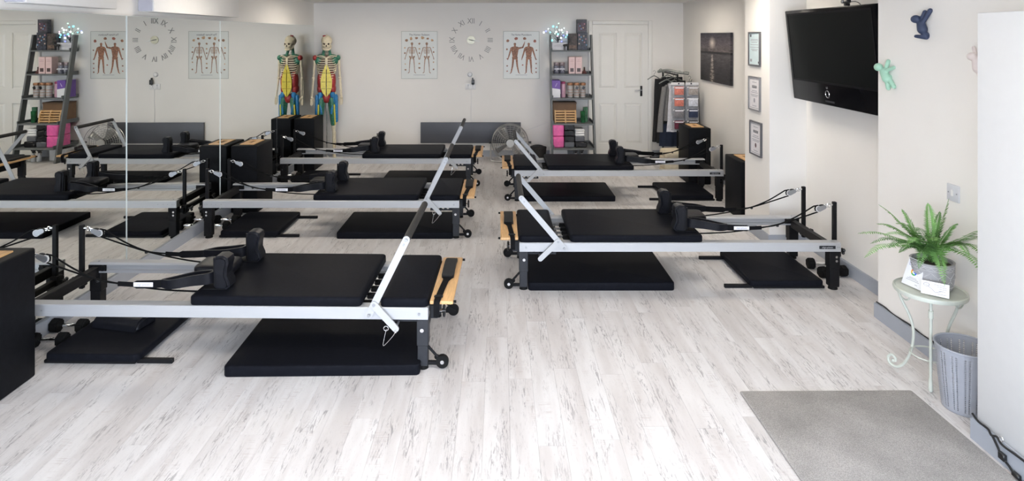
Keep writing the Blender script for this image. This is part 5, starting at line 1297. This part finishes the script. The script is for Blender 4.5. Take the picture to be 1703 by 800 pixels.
for nm, c_, a0, a1 in cols:
    bm = nb(); n = 10; outer = [(.0175 * math.cos(math.radians(a0 + (a1 - a0) * i / n)), .0175 * math.sin(math.radians(a0 + (a1 - a0) * i / n))) for i in range(n + 1)]
    inner = [(.0105 * math.cos(math.radians(a1 - (a1 - a0) * i / n)), .0105 * math.sin(math.radians(a1 - (a1 - a0) * i / n))) for i in range(n + 1)]
    prism(bm, [(x, .078 + z) for x, z in outer + inner], -.001, 0)
    if nm == 'g_blue': box(bm, .0, .0172, -.001, 0, .0745, .0812)
    me = mesh_of(bm, 'logo'); me.transform(rot); obj('logo_arc', me, M(nm, c_, .4, var=.01), t)
bm = nb()
for z, wd, xo in ((.047, .022, 0), (.040, .034, 0), (.032, .040, 0), (.016, .008, .026)): box(bm, xo - wd, xo + wd, -.0008, 0, z - .0011, z + .0011)
me = mesh_of(bm, 'lines'); me.transform(rot); obj('text_line', me, ink_grey, t)
bm = nb(); lil = [(-.036, .108, -.006, .136), (.0, .112, .004, .132)]
for x0, z0, x1, z1 in lil:
    for bb in ((x0, x1, z0, z0 + .003), (x0, x1, z1 - .003, z1), (x0, x0 + .003, z0, z1), (x1 - .003, x1, z0, z1)): box(bm, bb[0], bb[1], -.0008, 0, bb[2], bb[3])
tube(bm, [(.005 + .009 * math.cos(q), -.0006, .122 + .009 * math.sin(q)) for q in [2 * PI * i / 16 for i in range(16)]], .0012, 4, True)
me = mesh_of(bm, 'marks'); me.transform(rot); obj('lilac_mark', me, M('lilac_print', (.42, .42, .60), .5), t)
t = thing('business_card', 'small white landscape card leaning on the patterned pot', 'card', (2.281, 3.352, TZ), math.radians(-40))
rot = Matrix.Rotation(math.radians(-12), 4, 'X')
def ct(bm, nm, m_): 
    me = mesh_of(bm, nm); me.transform(rot); return obj(nm, me, m_, t)
bm = nb(); rbox(bm, -.062, .062, 0, .0015, 0, .068, .0006, 1); ct(bm, 'card_sheet', paper)
bm = nb(); tube(bm, [(-.038 + .013 * math.cos(q), -.0005, .050 + .009 * math.sin(q)) for q in [2 * PI * i / 18 for i in range(18)]], .0012, 4, True); box(bm, -.05, -.026, -.0008, 0, .049, .051); ct(bm, 'oval_logo', ink_grey)
bm = nb(); tube(bm, cat([(-.03, -.0005, .042), (-.01, -.0005, .028), (.0, -.0005, .018), (.012, -.0005, .020), (.03, -.0005, .03)], 4), .0012, 4); ct(bm, 'swoosh_print', ink_grey)
bm = nb()
for z, x0, x1 in ((.056, -.005, .045), (.047, .01, .05), (.038, .018, .05), (.028, .012, .045), (.012, .01, .05)): box(bm, x0, x1, -.0008, 0, z - .001, z + .001)
ct(bm, 'text_line', ink_grey)
t2_ = thing('card_prop', 'tiny clear prop behind the small white card', 'card holder', (TX + .035 + .007, TY - .086, TZ), math.radians(-20)) if False else None

# waste bin with slotted wall
t = thing('waste_bin', 'grey slotted plastic waste bin beside the white pier', 'bin', (2.352, 3.235, 0))
bm = nb(); NB, NR = 126, 64; H = .315
def br(z): return .098 + (.130 - .098) * (z / H) ** .9
ring = [[bm.verts.new((br(H * j / NR) * math.cos(2 * PI * i / NB), br(H * j / NR) * math.sin(2 * PI * i / NB), H * j / NR)) for i in range(NB)] for j in range(NR + 1)]
for j in range(NR):
    for i in range(NB):
        if 4 <= j < NR - 4 and i % 3 == 1 and (i // 3) % 3 != 2 and j % 2 == 0: continue
        bm.faces.new((ring[j][i], ring[j][(i + 1) % NB], ring[j + 1][(i + 1) % NB], ring[j + 1][i]))
binm = M('blue_grey_plastic', (.33, .345, .385), .5, var=.04)
o = obj('slotted_wall', bm, binm, t); md = o.modifiers.new('thick', 'SOLIDIFY'); md.thickness = .0025
bm = nb(); cyl(bm, (0, 0, .002), (0, 0, .008), br(0), n=40); obj('bottom', bm, binm, t)
bm = nb(); tube(bm, [(br(H) * math.cos(q), br(H) * math.sin(q), H) for q in [2 * PI * i / 48 for i in range(48)]], .005, 8, True); obj('rim', bm, binm, t)

# doormat
def mat_material():
    m = M('grey_doormat', (.40, .385, .37), .95, var=.20, scale=3.5, bump=1.0, bscale=330)
    nt = m.node_tree; N = nt.nodes; L = nt.links; b = N['Principled BSDF']
    src = b.inputs['Base Color'].links[0].from_socket
    tc = N.new('ShaderNodeTexCoord'); n = N.new('ShaderNodeTexNoise'); n.inputs['Scale'].default_value = 260; n.inputs['Detail'].default_value = 2; L.new(tc.outputs['Object'], n.inputs['Vector'])
    r = N.new('ShaderNodeValToRGB'); r.color_ramp.elements[0].position = .35; r.color_ramp.elements[0].color = (.62, .62, .63, 1); r.color_ramp.elements[1].position = .62; r.color_ramp.elements[1].color = (1, 1, 1, 1); L.new(n.outputs[0], r.inputs[0])
    mx = N.new('ShaderNodeMix'); mx.data_type = 'RGBA'; mx.blend_type = 'MULTIPLY'; mx.inputs['Factor'].default_value = 1
    L.new(src, mx.inputs[6]); L.new(r.outputs[0], mx.inputs[7]); L.new(mx.outputs[2], b.inputs['Base Color'])
    return m
bm = nb(); pad(bm, -.455, .455, -.70, .70, 0, .009, .012, .004)
o = obj('doormat', bm, mat_material(), label='grey-brown pile doormat on the floor by the pier', category='mat'); o.location = (1.727, 2.675, 0); o.rotation_euler = (0, 0, math.radians(.6))

# cables at the foot of the pier and along the skirting
xs = X_PIER - SK_D - .004
cab = M('black_cable', (.012, .012, .013), .5)
t = thing('power_cable', 'black cable with inline connector draped over the pier skirting', 'cable', (xs, 2.85, 0))
bm = nb(); tube(bm, cat([(.012, .14, .115), (.010, .10, .102), (.008, .04, .104), (-.004, .005, .098), (-.006, -.03, .112), (-.006, -.06, .096), (-.005, -.14, .10), (-.004, -.26, .104), (-.004, -.40, .102)], 6), .005, 7)
tube(bm, cat([(-.004, .0, .10), (-.006, -.035, .07), (-.008, -.06, .045), (-.008, -.10, .03), (-.008, -.14, .012), (-.008, -.22, .008), (-.006, -.35, .008)], 6), .005, 7); obj('cord', bm, cab, t)
bm = nb(); rbox(bm, -.018, .0, -.082, -.048, .034, .064, .003, 1); obj('inline_switch', bm, blackplastic, t)
bm = nb(); rbox(bm, -.018, .0, -.16, -.12, .008, .028, .004, 1); obj('connector', bm, blackplastic, t)
bm = nb(); tube(bm, [(-.006, -.055 + .010 * math.cos(q), .118 + .010 * math.sin(q)) for q in [2 * PI * i / 14 for i in range(14)]], .0018, 5, True); obj('cable_hook', bm, chrome, t)
pts = [(X_TAB - .006, Y_TAB + .01 - .09 * i, SK_H + .004 + .005 * math.sin(i * 2.1)) for i in range(12)]
bm = nb(); tube(bm, cat(pts, 4), .004, 6)
obj('skirting_cable', bm, cab, label='thin black cable running along the top of the side wall skirting', category='cable')
